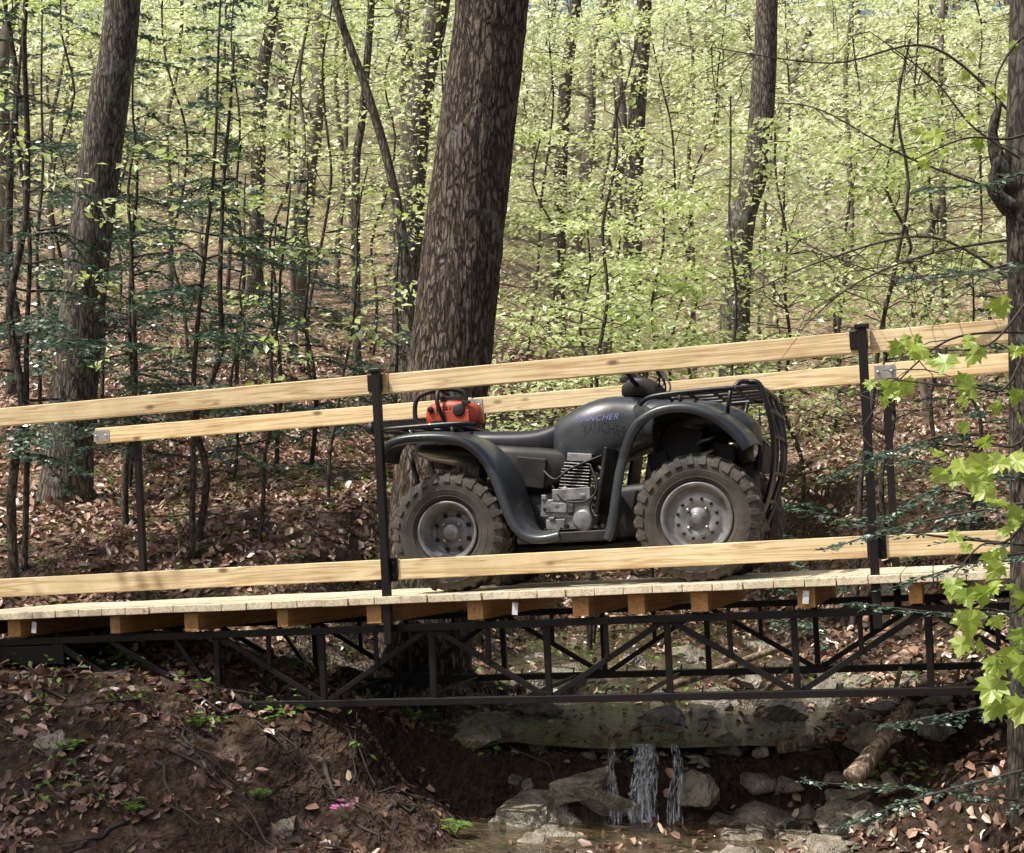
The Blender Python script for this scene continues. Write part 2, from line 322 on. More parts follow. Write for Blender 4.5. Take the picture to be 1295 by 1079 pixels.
# ------------------------------------------------------------------ bridge
AZ=R(16.5); SL=R(3.03)
MB=Matrix.Translation((0,6.9,-.289))@Matrix.Rotation(-AZ,4,'Z')@Matrix.Rotation(-SL,4,'Y')
bridge=empty('wooden_deck_footbridge',MB)
hb=HB()
for (v,top,segs) in ((.045,1.06,[(-4.3,-3.02),(-3.01,-.60),(-.595,1.735),(1.74,4.1)]),(1.355,1.06,[(-3.12,-.585),(-.58,1.76),(1.765,4.1)])):
    for (a,b) in segs:
        j=random.uniform(-.004,.004); tl=random.uniform(-.003,.003)
        hb.box(((a+b)/2,v,top+j),(b-a-.004,.038,.098),rot=(0,tl,0)) 
        hb.box(((a+b)/2,v,.130+j),(b-a-.004,.038,.10),rot=(0,-tl,0))
hb.build('guard_rails',[M_rail],bridge,bevel=.004)
hb=HB()
for u in (-3.03,-.648,1.71,4.0):
    hb.box((u,-.005,.44),(.040,.04,1.36)); hb.box((u+.012,.020,.13),(.085,.010,.12)); hb.box((u-.018,.020,1.07),(.08,.010,.085))
    hb.box((u,-.005,1.125),(.065,.055,.02))
    for w in(.10,.16): hb.rev([(0,.012),(.010,.011),(.011,0)],(u+.035,.014,w),out=-1,n=8)
for u in (-2.86,-.575,1.765):
    hb.box((u,1.41,.44),(.04,.04,1.32))
hb.build('guard_posts',[M_steel],bridge,bevel=.004)
hb=HB()
for u in (-3.07,-.575,1.765):
    for w in (1.06,.13):
        hb.box((u,1.333,w),(.11,.004,.07))
        for d in (-.035,.035): hb.rev([(0,.012),(.008,.011),(.009,0)],(u+d,1.331,w),out=-1,n=8)
hb.build('rail_splice_plates',[M_galv],bridge)
hb=HB(); u=-3.5
while u<4.1:
    w=.14; e=random.uniform(-.006,.006)
    hb.box((u+w/2,.70+e,-.019+random.uniform(-.0015,.0015)),(w-.004,1.5,.038)); u+=w
hb.build('deck_boards',[M_deck],bridge,bevel=.003)
hb=HB()
us=[-3.25,-2.79,-2.17,-1.72,-1.20,-.70,-.17,.36,.63,.93,1.42,1.9,2.4,2.9,3.4]
for u in us:
    hb.box((u-.02,.70,-.087+random.uniform(-.002,.002)),(.08 if random.random()<.7 else .06,1.42,.094))
hb.build('deck_joists',[M_joist],bridge,bevel=.003)
hb=HB()
for u,w in ((-2.67,-.085),(.02,-.085),(1.40,-.085)): hb.box((u,-.03,w),(.028,.004,.06),rot=(0,.1,0))
hb.build('lumber_tags',[simple('tag_paper',(.75,.76,.76),.5)],bridge)
hb=HB()
def angle(a,b,v,w=.032,d=.02):
    a=Vector((a[0],v,a[1]));b=Vector((b[0],v,b[1])); L=(b-a).length; th=math.atan2(b.z-a.z,b.x-a.x)
    hb.box((a+b)/2,(L,d,w),rot=(0,-th,0))
for v in (.08,1.30):
    t0,b0=-.165,-.535
    for dv in (-.022,.022):
        angle((-3.4,t0),(3.7,t0),v+dv,.035,.016); angle((-2.03,b0),(2.75,b0),v+dv,.035,.016)
    angle((-2.03,b0),(-2.62,t0),v,.035,.05); angle((2.75,b0),(3.3,t0),v,.035,.05)
    U=[-2.03+.0,-1.645,-1.05,-.455,.14,.735,1.33,1.925,2.52]
    for i,u in enumerate(U):
        if i>0: angle((u,t0),(u,b0),v,.030,.03)
    for i in range(1,len(U)-1):
        if i%2: angle((U[i],t0+.0),(U[i+1],b0),v+.004,.028,.022)
        else: angle((U[i],b0),(U[i+1],t0),v+.004,.028,.022)
    for i in range(1,len(U)-1):
        m=(U[i]+U[i+1])/2
        angle((m,(t0+b0)/2),(m,t0),v-.004,.022,.018)
    angle((-2.3,t0),(-1.645,b0),v,.028,.024)
    angle((-1.9,t0),(-1.645,b0),v+.004,.022,.018)
    for i in range(30):
        u=-1.9+i*.155; hb.box((u,v-.01,b0+.03),(.008,.008,.035),rot=(0,.2,0))
for u in np.arange(-2.4,3,.595):
    hb.box((u,.69,-.537),(.02,1.2,.02))
hb.box((-3.0,.7,-.24),(.9,1.3,.10))
hb.build('steel_truss',[M_steel],bridge,bevel=.002)
# ------------------------------------------------------------------ ATV
MA=MB@Matrix.Translation((0,.76,0))
atv=empty('all_terrain_vehicle',MA)
M_body=simple('slate_plastic',(.034,.041,.050),.34,coat=.25,c2=(.022,.027,.034),sc=3,bs=.05,bd=.001,dust=.10)
M_blk=simple('black_plastic',(.011,.011,.012),.5,c2=(.007,.007,.008),sc=8,bs=.1,spec=.4,dust=.12)
M_seat=simple('seat_vinyl',(.020,.020,.027),.42,c2=(.014,.014,.019),sc=30,bs=.3,bd=.001)
M_tire=simple('tire_rubber',(.020,.019,.019),.8,c2=(.040,.035,.030),sc=9,bs=.3,dust=.4)
M_rim=simple('steel_wheel',(.27,.28,.29),.42,.4,c2=(.13,.13,.13),sc=14,bs=.05,dust=.3)
M_eng=simple('cast_aluminium',(.42,.42,.43),.42,.6,c2=(.15,.15,.15),sc=14,bs=.25,dust=.25)
M_dark=simple('dark_metal',(.02,.02,.02),.5,.4)
M_lens=simple('headlight_lens',(.5,.52,.55),.08,.3)
M_blue=simple('decal_blue',(.10,.11,.30),.35)
def wheel(a,b,out,Rr,h,front):
    tb=HB(); c=(a,b,.305); rr=.165 if front else .15
    prof=[(rr,h*.62),(rr+.012,h*.80),(rr+.04,h*.97),(Rr*.82,h*1.0),(Rr*.92,h*.94),(Rr*.960,h*.80),(Rr*.972,h*.4),(Rr*.975,0)]
    prof=prof+[(r,-y) for r,y in prof[-2::-1]]
    tb.rev(prof,c,0,56)
    tb.rev([(rr+.028,h*.93),(rr+.034,h*.975),(rr+.040,h*.95)],c,0,56,out)
    tb.rev([(rr+.060,h*.96),(rr+.066,h*1.005),(rr+.072,h*.97)],c,0,56,out)
    n=28 if front else 26
    def lug(th,y,sz,yaw,rad,tilt=0):
        M=Matrix.Translation(c)@Matrix.Rotation(-th,4,'Y')@Matrix.Translation((rad,y,0))@Matrix.Rotation(tilt,4,'Z')@Matrix.Rotation(yaw,4,'X')
        V=[]
        for x in(-1,1):
            for yy in(-1,1):
                for z in(-1,1):
                    k=.8 if x>0 else 1
                    V.append(M@Vector((x*sz[0]/2,yy*sz[1]/2*k,z*sz[2]/2*k)))
        tb.add(V,[(0,1,3,2),(4,6,7,5),(0,4,5,1),(2,3,7,6),(0,2,6,4),(1,5,7,3)],0)
    for k in range(n):
        th=2*math.pi*k/n
        for sd in(-1,1):
            t=th+(.5 if sd>0 else 0)*2*math.pi/n
            lug(t,sd*h*.42,(.024,h*.78,.030),sd*.45,Rr*.966)
            lug(t+.055,sd*h*.92,(.05,.018,.034),0,Rr*.895,sd*-.38)
    tb.build('tire',[M_tire],atv,bevel=.003)
    rb=HB()
    if front:
        pr=[(rr-.004,h*.55),(rr+.004,h*.80),(rr+.012,h*.86),(rr+.006,h*.90),(rr-.008,h*.86),(rr-.016,h*.62),(rr-.026,h*.50),(rr-.05,h*.55),(rr-.062,h*.64),(.075,h*.62),(.060,h*.52),(.052,h*.52),(.050,h*.60),(.030,h*.62),(.028,h*.85),(.022,h*.90),(0,h*.90)]
    else:
        pr=[(rr-.004,h*.55),(rr+.003,h*.82),(rr+.010,h*.86),(rr+.004,h*.90),(rr-.008,h*.87),(rr-.014,h*.5),(rr-.03,h*.42),(rr-.036,h*.1),(rr-.045,h*.05),(.085,h*.12),(.072,h*.18),(.045,h*.18),(.042,h*.42),(.034,h*.47),(0,h*.47)]
    rb.rev(pr,c,0,56,out)
    rb.rev([(rr-.03,-h*.8),(rr-.03,h*.02),(.03,h*.02)],c,1,32,out)
    o2=h*.645 if front else h*.16
    nh=12 if front else 8; rh=.098 if front else .092
    for k in range(nh):
        th=2*math.pi*(k+.5)/nh
        rb.rev([(0,.003),(.0085,.003),(.0085,0)] if front else [(0,.004),(.012,.004),(.012,0)],(a+rh*math.cos(th),b+out*(o2-(0 if front else .003)),.305+rh*math.sin(th)),1,12,out)
    for k in range(4):
        th=2*math.pi*(k+.5)/4; q=.062 if front else .058; oo=h*.54 if front else h*.18
        rb.rev([(0,.02),(.008,.019),(.010,0)],(a+q*math.cos(th),b+out*oo,.305+q*math.sin(th)),2,6,out)
    rb.build('wheel_rim',[M_rim,M_dark,M_galv],atv)
FA,RA=.885,-.385
wheel(FA,-.475,-1,.312,.105,True); wheel(FA,.475,1,.312,.105,True)
wheel(RA,-.455,-1,.305,.125,False); wheel(RA,.455,1,.305,.125,False)
def fender(name,path,inner,side,lift=.02,wide=.575):
    h=HB(); k=len(path); V=[]
    for i,(a,c) in enumerate(path):
        p=path[max(i-1,0)]; q=path[min(i+1,k-1)]; t=Vector((q[0]-p[0],q[1]-p[1])).normalized(); n=Vector((-t.y,t.x))
        inn=inner[i] if hasattr(inner,'__len__') else inner
        sec=[(wide-.012,-.052),(wide+.002,-.045),(wide+.004,-.015),(wide-.012,0),(wide-.07,.010),((wide+inn)/2,.018),(inn+.04,lift),(inn,lift-.01)]
        for b,o in sec: V.append((a+n.x*o,side*b,c+n.y*o))
    m=8; F=[(i*m+j,i*m+j+1,(i+1)*m+j+1,(i+1)*m+j) for i in range(k-1) for j in range(m-1)]
    h.add(V,F,0,True); return h.build(name,[M_body],atv,sub=2,solid=.006)
rp=[(-.745,.685),(-.742,.735),(-.705,.79),(-.62,.815),(-.50,.82),(-.38,.81),(-.27,.785),(-.19,.73),(-.13,.65),(-.085,.55),(-.055,.45),(-.025,.35),(.02,.285),(.10,.262),(.20,.285)]
ri=[.22]*8+[.18,.16,.18,.22,.30,.38,.44]
fp=[(.415,.235),(.435,.27),(.455,.36),(.475,.47),(.50,.58),(.535,.69),(.585,.785),(.66,.845),(.76,.872),(.87,.868),(.97,.835),(1.06,.77),(1.125,.70),(1.165,.635)]
fi=[.42,.40,.38,.33,.28,.24,.2,.18,.18,.18,.18,.2,.24,.3]
for sd in(-1,1):
    fender('rear_fender',rp,ri,sd); fender('front_fender',fp,fi,sd,.03)
h=HB()
h.loft([(-.50,.09,.835,.77),(-.47,.15,.858,.75),(-.36,.165,.852,.72),(-.2,.16,.838,.70),(-.05,.145,.832,.68),(.04,.125,.845,.68),(.11,.10,.875,.70),(.14,.06,.885,.72)],0,28,2.8)
h.build('seat',[M_seat],atv,sub=1)
h=HB()
h.loft([(.05,.09,.855,.62),(.10,.135,.885,.60),(.18,.165,.93,.58),(.27,.18,.967,.58),(.37,.18,.985,.60),(.47,.155,.978,.64),(.58,.16,.955,.68),(.70,.22,.935,.72),(.85,.27,.925,.72),(1.0,.27,.895,.70),(1.10,.25,.84,.66),(1.15,.20,.78,.66)],0,28,2.7)
h.loft([(-.70,.20,.80,.73),(-.62,.26,.815,.70),(-.45,.27,.80,.66),(-.3,.26,.79,.64),(-.2,.22,.77,.62)],0,24,3)
h.build('tank_and_cowl',[M_body],atv,sub=1)
h=HB()
h.loft([(-.25,.20,.775,.52),(-.12,.185,.76,.49),(.0,.165,.745,.49),(.10,.15,.72,.54),(.22,.13,.70,.58)],0,20,4.5)
h.box((-.04,-.175,.60),(.16,.02,.16),rot=(0,.15,.1))
for sd in(-1,1):
    h.box((.21,sd*.46,.235),(.46,.20,.022)); h.box((.21,sd*.555,.25),(.46,.012,.05))
    for k in range(7): h.box((.03+k*.06,sd*.46,.252),(.016,.17,.014))
    h.box((-.07,sd*.30,.42),(.05,.30,.26),rot=(0,-.35,0))
    h.box((.40,sd*.33,.52),(.02,.26,.34),rot=(0,.2,0))
    h.box((.78,sd*.22,.70),(.30,.03,.20)); h.box((.95,sd*.20,.62),(.16,.04,.14),rot=(0,.3,0)); h.box((.66,sd*.24,.60),(.10,.05,.12),rot=(0,-.2,0))
h.loft([(-.55,.13,.50,.26),(-.3,.16,.56,.22),(0,.15,.50,.20),(.3,.13,.50,.20),(.6,.12,.52,.2),(.95,.12,.56,.24),(1.12,.12,.60,.32)],0,16,6)
h.box((.15,0,.19),(1.0,.34,.02)); h.box((1.10,0,.33),(.05,.34,.22),rot=(0,-.3,0))
h.box((1.16,0,.60),(.03,.34,.14),rot=(0,.15,0))
h.build('lower_plastics',[M_blk],atv,bevel=.008)
h=HB() # engine
h.box((.19,-.20,.37),(.27,.14,.16),0); h.box((.12,-.245,.40),(.17,.07,.09),0,rot=(0,.1,0)); h.box((.11,-.25,.32),(.10,.06,.05),0)
h.rev([(0,.05),(.045,.048),(.058,.03),(.06,0)],(.26,-.26,.335),0,28,-1)
h.box((.12,-.285,.405),(.11,.01,.05),0,rot=(0,.1,0))
h.box((.20,-.20,.47),(.20,.17,.06),0)
for k in range(9):
    h.box((.205+k*.003,-.15,.500+k*.016),(.155-(k>6)*.02,.20,.005),0,rot=(0,.12,0))
h.box((.215,-.15,.56),(.10,.13,.15),1,rot=(0,.12,0)); h.box((.24,-.15,.66),(.13,.15,.04),0,rot=(0,.12,0))
h.curve([(.32,-.17,.60),(.39,-.20,.55),(.37,-.22,.40),(.33,-.22,.30),(.1,-.2,.25),(-.3,-.2,.30),(-.6,-.2,.38)],.02,1,10)
h.rev([(0,.2),(.05,.19),(.06,.15),(.06,-.15),(.04,-.2)],(-.50,-.20,.45),1,20,1,axis='x')
for k in range(16):
    a=random.uniform(.05,.36); h.box((a,-.265,random.uniform(.28,.48)),(random.uniform(.012,.03),.05,random.uniform(.012,.025)),random.choice([0,1,1]))
h.curve([(.1,-.27,.52),(.16,-.29,.44),(.28,-.30,.43),(.36,-.27,.5)],.006,1,6)
h.curve([(.05,-.24,.6),(.12,-.28,.55),(.2,-.27,.60),(.36,-.22,.66)],.008,1,6)
h.curve([(.30,-.25,.62),(.34,-.29,.50),(.30,-.30,.40),(.33,-.29,.30)],.007,1,6)
h.box((.30,-.33,.26),(.05,.16,.02),0); h.curve([(.32,-.30,.27),(.38,-.34,.27),(.42,-.36,.29)],.007,0,8)
h.build('engine',[M_eng,M_dark],atv,bevel=.006)
h=HB() # chassis / suspension
for sd in(-1,1):
    h.tube([(FA-.08,sd*.12,.32),(FA,sd*.40,.30)],.014); h.tube([(FA+.1,sd*.12,.32),(FA,sd*.40,.30)],.014)
    h.tube([(FA-.07,sd*.14,.45),(FA,sd*.38,.40)],.012); h.tube([(FA,sd*.36,.30),(FA+.02,sd*.24,.76)],.022)
    P=[(FA+.02*t+.038*math.cos(t*34),sd*(.36-.1*t)+.038*math.sin(t*34),.38+.36*t) for t in np.linspace(0,1,80)]; h.tube(P,.007,1,6)
    h.tube([(RA,sd*.1,.305),(RA,sd*.42,.305)],.035)
    h.tube([(RA+.05,sd*.2,.32),(RA+.1,sd*.2,.68)],.025)
h.rev([(0,.09),(.06,.08),(.09,.03),(.09,-.03),(.06,-.08),(0,-.09)],(RA,0,.305),0,20)
h.curve([(1.15,-.02,.2),(.6,-.17,.2),(0,-.17,.2),(-.55,-.15,.3),(-.72,-.15,.75)],.014)
h.curve([(1.15,.02,.2),(.6,.17,.2),(0,.17,.2),(-.55,.15,.3),(-.72,.15,.75)],.014)
h.curve([(.62,-.2,.30),(.64,-.22,.55),(.72,-.24,.78),(.95,-.22,.82)],.013)
h.build('chassis',[M_dark,M_rim],atv)
h=HB() # racks and bumper
r=.0125
h.curve([(.60,-.36,.895),(.68,-.40,.925),(.95,-.40,.935),(1.16,-.36,.935),(1.20,-.2,.935),(1.20,.2,.935),(1.16,.36,.935),(.95,.40,.935),(.68,.40,.925),(.60,.36,.895)],r,0,8)
for a in(.72,.84,.96,1.08): h.tube([(a,-.40,.93),(a,.40,.93)],.009,0,8)
for b in(-.24,-.08,.08,.24): h.tube([(.72,b,.938),(1.19,b,.938)],.008,0,8)
for sd in(-1,1):
    h.tube([(.80,sd*.36,.93),(.80,sd*.34,.85)],.011,0,8); h.tube([(1.05,sd*.34,.93),(1.02,sd*.30,.80)],.011,0,8)
    h.curve([(1.14,sd*.33,.965),(1.19,sd*.33,.95),(1.225,sd*.32,.83),(1.24,sd*.29,.68),(1.225,sd*.25,.52),(1.18,sd*.2,.38),(1.12,sd*.16,.24)],.0135,0,8)
    h.curve([(1.18,sd*.14,.935),(1.21,sd*.14,.85),(1.24,sd*.13,.68),(1.22,sd*.12,.5),(1.16,sd*.1,.34)],.0115,0,8)
    h.curve([(1.14,sd*.33,.965),(1.10,sd*.35,.965),(1.07,sd*.37,.935)],.0135,0,8)
h.curve([(1.14,-.33,.965),(1.16,-.1,.97),(1.16,.1,.97),(1.14,.33,.965)],.0135,0,8)
for a,c,b in((1.23,.83,.32),(1.24,.70,.29),(1.225,.52,.25),(1.18,.38,.2)): h.tube([(a,-b,c),(a,b,c)],.011,0,8)
h.curve([(-.28,-.34,.86),(-.36,-.38,.868),(-.66,-.38,.868),(-.79,-.34,.868),(-.80,-.2,.868),(-.80,.2,.868),(-.79,.34,.868),(-.66,.38,.868),(-.36,.38,.868),(-.28,.34,.86)],r,0,8)
for a in(-.38,-.48,-.58,-.69): h.tube([(a,-.38,.864),(a,.38,.864)],.009,0,8)
for b in(-.24,-.08,.08,.24): h.tube([(-.80,b,.872),(-.38,b,.872)],.008,0,8)
for sd in(-1,1):
    h.tube([(-.42,sd*.3,.86),(-.42,sd*.28,.79)],.011,0,8); h.tube([(-.66,sd*.3,.86),(-.62,sd*.28,.79)],.011,0,8)
h.curve([(-.80,-.34,.868),(-.81,-.34,.83),(-.80,.34,.83),(-.80,.34,.868)],.01,0,8)
h.build('cargo_racks',[simple('rack_steel',(.010,.010,.012),.4,0,coat=.2)],atv)
h=HB() # handlebar
for sd in(-1,1):
    h.curve([(.53,0,1.03),(.52,sd*.10,1.04),(.48,sd*.20,1.11),(.40,sd*.36,1.115)],.0125,0,10)
    h.tube([(.44,sd*.28,1.115),(.35,sd*.43,1.115)],.019,1,12); h.box((.465,sd*.245,1.115),(.05,.045,.05),1)
    h.curve([(.50,sd*.24,1.125),(.52,sd*.30,1.12),(.46,sd*.43,1.10)],.008,0,8)
    h.curve([(.50,sd*.23,1.10),(.60,sd*.16,1.14),(.68,sd*.08,1.02),(.64,0,.93)],.006,1,6)
    h.curve([(.48,sd*.21,1.11),(.56,sd*.12,1.17),(.65,sd*.07,1.06),(.6,0,.94)],.006,1,6)
h.loft([(.44,.04,1.03,.98),(.49,.06,1.075,.97),(.56,.06,1.07,.96),(.64,.05,1.03,.94),(.68,.03,.98,.93)],1,16,4)
h.box((.47,-.17,1.145),(.06,.05,.03),1,rot=(0,.3,0)); h.box((.50,-.12,1.10),(.06,.05,.03),0); h.tube([(.53,0,.92),(.5,0,1.03)],.03,1)
h.build('handlebar',[M_dark,M_blk],atv,bevel=.004)
h=HB()
for sd in(-1,1): h.rev([(0,.03),(.03,.026),(.048,.01),(.05,-.02)],(1.13,sd*.26,.64),0,24,1,axis='x'); h.rev([(.05,.014),(.062,.01),(.062,-.06),(0,-.07)],(1.13,sd*.26,.64),1,24,1,axis='x')
h.build('headlights',[M_lens,M_blk],atv)
cu=bpy.data.curves.new('decal_lettering','FONT'); cu.body='RANCHER'; cu.size=.046; cu.extrude=.0006; cu.shear=.35; cu.materials.append(M_blue); cu.space_character=1.08
o=bpy.data.objects.new('decal_lettering',cu); link(o,atv); o.location=(.225,-.205,.845); o.rotation_euler=(R(72),0,R(2.5))
# ------------------------------------------------------------------ chainsaw
saw=empty('chainsaw',MA@Matrix.Translation((-.52,.0,.882))@Matrix.Rotation(R(8),4,'Z'))
M_or=simple('orange_plastic',(.52,.07,.025),.45,c2=(.34,.036,.014),sc=12,coat=.1,dust=.1)
h=HB()
h.loft([(-.13,.055,.10,.02),(-.10,.085,.135,.0),(0,.09,.15,.0),(.10,.09,.14,.0),(.16,.075,.115,.01),(.175,.05,.08,.02)],0,20,4)
h.box((.03,-.095,.05),(.17,.02,.07),0); h.rev([(0,.012),(.030,.010),(.036,0)],(.06,-.102,.085),1,24,-1)
for k in range(6): h.box((-.06+k*.018,-.10,.085),(.007,.006,.05),1)
h.box((.01,0,.155),(.12,.12,.03),1); h.rev([(0,.02),(.016,.018),(.018,0)],(-.10,-.08,.10),1,16,-1)
h.box((.10,-.095,.125),(.05,.012,.02),1); h.box((-.05,-.10,.03),(.08,.01,.02),1)
h.curve([(-.02,-.10,.03),(-.05,-.125,.12),(-.05,-.10,.195),(-.04,0,.205),(-.03,.09,.19),(-.02,.11,.10),(-.02,.10,.03)],.012,1,10)
h.curve([(.09,-.03,.135),(.07,-.03,.195),(-.05,-.04,.21),(-.17,-.03,.18),(-.20,-.02,.10),(-.18,-.02,.03),(-.10,-.02,.02)],.013,1,10)
h.box((-.12,-.02,.195),(.10,.03,.012),0,rot=(0,.1,0))
h.box((.0,.10,.07),(.20,.03,.09),1)
h.build('body',[M_or,M_blk],saw,bevel=.006)
h=HB()
h.box((-.30,.10,.035),(.36,.006,.065),0); h.rev([(0,.003),(.0325,.003),(.0325,-.003),(0,-.003)],(-.48,.10,.035),0,20)
for k in range(26):
    h.box((-.12-.014*k,.10,.071),(.009,.009,.009),0); h.box((-.12-.014*k,.10,-.001),(.009,.009,.009),0)
h.build('guide_bar',[M_dark],saw)
# ------------------------------------------------------------------ trees
def branch_path(p,az,el,L,droop=0,n=5,wob=.08):
    t=np.linspace(0,1,n); d=np.array([math.cos(az)*math.cos(el),math.sin(az)*math.cos(el),math.sin(el)])
    P=p+np.outer(t*L,d); P[:,2]-=droop*L*t**2; P[1:]+=rng.normal(0,wob*L/n,(n-1,3)); return P
def catmull(P,sub=6):
    P=np.asarray(P,float); Q=[]
    for i in range(len(P)-1):
        a=P[max(i-1,0)];b=P[i];c=P[i+1];d=P[min(i+2,len(P)-1)]
        for q in range(sub):
            t=q/sub; Q.append(.5*((2*b)+(c-a)*t+(2*a-5*b+4*c-d)*t*t+(3*b-a-3*c+d)*t**3))
    Q.append(P[-1]); return np.array(Q)
def sprays(g,C,scale,nl,ls,r0,m=1,flat=.22,dr=.2):
    C=np.asarray(C); n=len(C)*nl; c=np.repeat(C,nl,0); sc=np.repeat(np.broadcast_to(scale,(len(C),)),nl)[:,None]
    off=rng.normal(0,1,(n,3))*np.array([1,1,flat])*sc
    d=off*np.array([1,1,.3])+rng.normal(0,.4,(n,3))*sc; d[:,2]-=.25*sc[:,0]
    nm=rng.normal(0,.38,(n,3))+[0,0,1]
    L=ls*(.5+.9*rng.random(n)); r=np.clip(r0+rng.normal(0,dr,n)+np.repeat(rng.normal(0,.12,len(C)),nl),0,1)
    g.leaves(c+off,d,nm,L,L*.62,m,r)
def decid(g,base,Ht,r,lean=(0,0),z0=.25,Rr=1.5,nl=20,nsub=4,nlf=16,ls=.06,r0=.5,sides=6,limbr=.3,mb=0,ml=1,wob=.15):
    n=9; t=np.linspace(0,1,n); P=np.array(base)+np.stack([lean[0]*Ht*t,lean[1]*Ht*t,Ht*t],-1); P[1:-1,:2]+=rng.normal(0,wob*Ht/30,(n-2,2)); P[0,2]-=.2
    Q=catmull(P,3); tt=np.linspace(0,1,len(Q)); g.tube(Q,r*(1-.8*tt)+.004,sides,mb)
    C=[];sc=[]
    for i in range(nl):
        q=z0+(1-z0)*rng.random()**.85; p=Q[min(int(q*(len(Q)-1)),len(Q)-1)]; L=Rr*(1.15-.8*(q-z0)/(1-z0))*(.5+.6*rng.random())
        B=branch_path(p,rng.random()*6.283,rng.uniform(.05,.5),L,.15,5,.25); g.tube(B,np.linspace(r*limbr*.5*(1-.6*q)+.003,.002,5),4,mb)
        for k in range(nsub):
            f=.35+.65*rng.random(); c=B[int(round(f*4))]+rng.normal(0,.12*L,3)*[1,1,.4]; C.append(c); sc.append(.13*L+.05)
    if C: sprays(g,C,np.array(sc),nlf,ls,r0,ml)
def spray_needles(g,B,L,step,nl,dens=1.0,m=1,r0=.4):
    nb=len(B); K=max(4,int(L/.075*dens)); st=[];dr=[];ln=[]
    T=B[-1]-B[0]; T/=np.linalg.norm(T)+1e-9; sd=np.cross(T,[0,0,1.]); sd/=np.linalg.norm(sd)+1e-9
    for k in range(K):
        f=.15+.85*(k+rng.random())/K; x=f*(nb-1); i=min(int(x),nb-2); p=B[i]*(1-(x-i))+B[i+1]*(x-i)
        for s_ in(-1,1):
            d=T*.75+sd*s_*.8+rng.normal(0,.15,3); d[2]-=.15; d/=np.linalg.norm(d)
            st.append(p);dr.append(d);ln.append((.10+.30*L*(1.05-f))*(.6+.6*rng.random())*min(1,L))
    st.append(B[-2]);dr.append(T);ln.append(.12)
    st=np.array(st);dr=np.array(dr);ln=np.array(ln); cnt=np.maximum((ln/step).astype(int),2)
    ii=np.repeat(np.arange(len(st)),cnt*2); pos=np.concatenate([np.repeat(np.arange(c),2)/c for c in cnt])
    side=np.concatenate([np.tile([-1,1],c) for c in cnt])
    c=st[ii]+dr[ii]*(pos*ln[ii])[:,None]; c[:,2]-=.12*(pos*ln[ii])**2/.3
    perp=np.cross(dr[ii],[0,0,1.]); d=dr[ii]*.6+perp*side[:,None]+rng.normal(0,.2,(len(ii),3))
    nm=rng.normal(0,.5,(len(ii),3))+[0,0,1]
    g.leaves(c,d,nm,nl*(.7+.5*rng.random(len(ii))),nl*.45,m,np.clip(r0+rng.normal(0,.25,len(ii)),0,1),0)
def hemlock(name,base,Ht,r,lean,nbr,Lmax,t0=.16,step=.033,nl=.052,dens=1.25,q1=1.0):
    g=NG(); n=7; t=np.linspace(0,1,n); P=np.array(base)+np.stack([lean[0]*Ht*t,lean[1]*Ht*t,Ht*t],-1); P[1:-1,:2]+=rng.normal(0,.03,(n-2,2)); P[0,2]-=.2
    Q=catmull(P,4); g.tube(Q,np.linspace(r,.006,len(Q)),7,0)
    for i in range(nbr):
        q=t0+(1-t0)*(i+rng.random())/nbr; p=Q[int(q*(len(Q)-1))]; L=Lmax*(1.1-q)*(.5+.6*rng.random()); az=rng.random()*6.283
        B=catmull(branch_path(p,az,rng.uniform(-.05,.35),L,.35,4,.15),4); g.tube(B,np.linspace(.008*L+.003,.0015,len(B)),4,0)
        spray_needles(g,B,L,step,nl,dens,1,.45)
    return g.build(name,[M_bark3,M_hem])
def big_trunk(pts,rads,seed,sides=96,rows=420,flare=None,disp=.012,fs=14):
    P=catmull(pts,12); t=np.linspace(0,1,len(P)); rr=np.interp(t,np.linspace(0,1,len(rads)),rads)
    tt=np.linspace(0,1,rows); C=np.stack([np.interp(tt,t,P[:,i]) for i in range(3)],-1); rad=np.interp(tt,t,rr)
    th=np.linspace(0,2*np.pi,sides,endpoint=False); TH,ZZ=np.meshgrid(th,C[:,2])
    n=np.zeros_like(TH)
    for (f,a) in ((fs,1),(fs*2.1,.5)):
        u=TH/(2*np.pi); w1=vn(u*f*1.0+seed,ZZ*fs/7+seed); w2=vn((u-1)*f+seed,ZZ*fs/7+seed)
        n+=a*(1-np.abs(w1*(1-u)+w2*u)*3)
    r=rad[:,None]+disp*n
    if flare:
        z0=C[0,2]; k=np.exp(-np.clip(ZZ-z0,0,9)/.28); r=r+flare*k*(.5+.5*np.cos(TH*5+seed))*1.0+flare*.4*k
    V=np.stack([C[:,0:1]+r*np.cos(TH),C[:,1:2]+r*np.sin(TH),np.broadcast_to(C[:,2:3],TH.shape)],-1).reshape(-1,3)
    i=np.arange(rows-1)[:,None]*sides; j=np.arange(sides)[None,:]; j2=(j+1)%sides
    F=np.stack([i+j,i+j2,i+sides+j2,i+sides+j],-1).reshape(-1,4)
    return V,F,C
tree=empty('pine_tree')
bx,by=-.56,8.95
pts=[(bx,by,-1.35),(bx+.02,by,-.6),tuple(S(553,600,9.0)),tuple(S(571,440,9.0)),tuple(S(598,200,9.0)),tuple(S(622,0,9.0)),(.05,9.0,5.5),(.2,9.1,9),(.25,9.2,15)]
V,F_,C=big_trunk(pts,[.30,.27,.262,.25,.235,.22,.19,.13,.04],3,rows=900,sides=128,flare=.12,disp=.011,fs=30)
np_mesh('trunk',V,F_,[M_bark],smooth_=True,parent=tree)
g=NG()
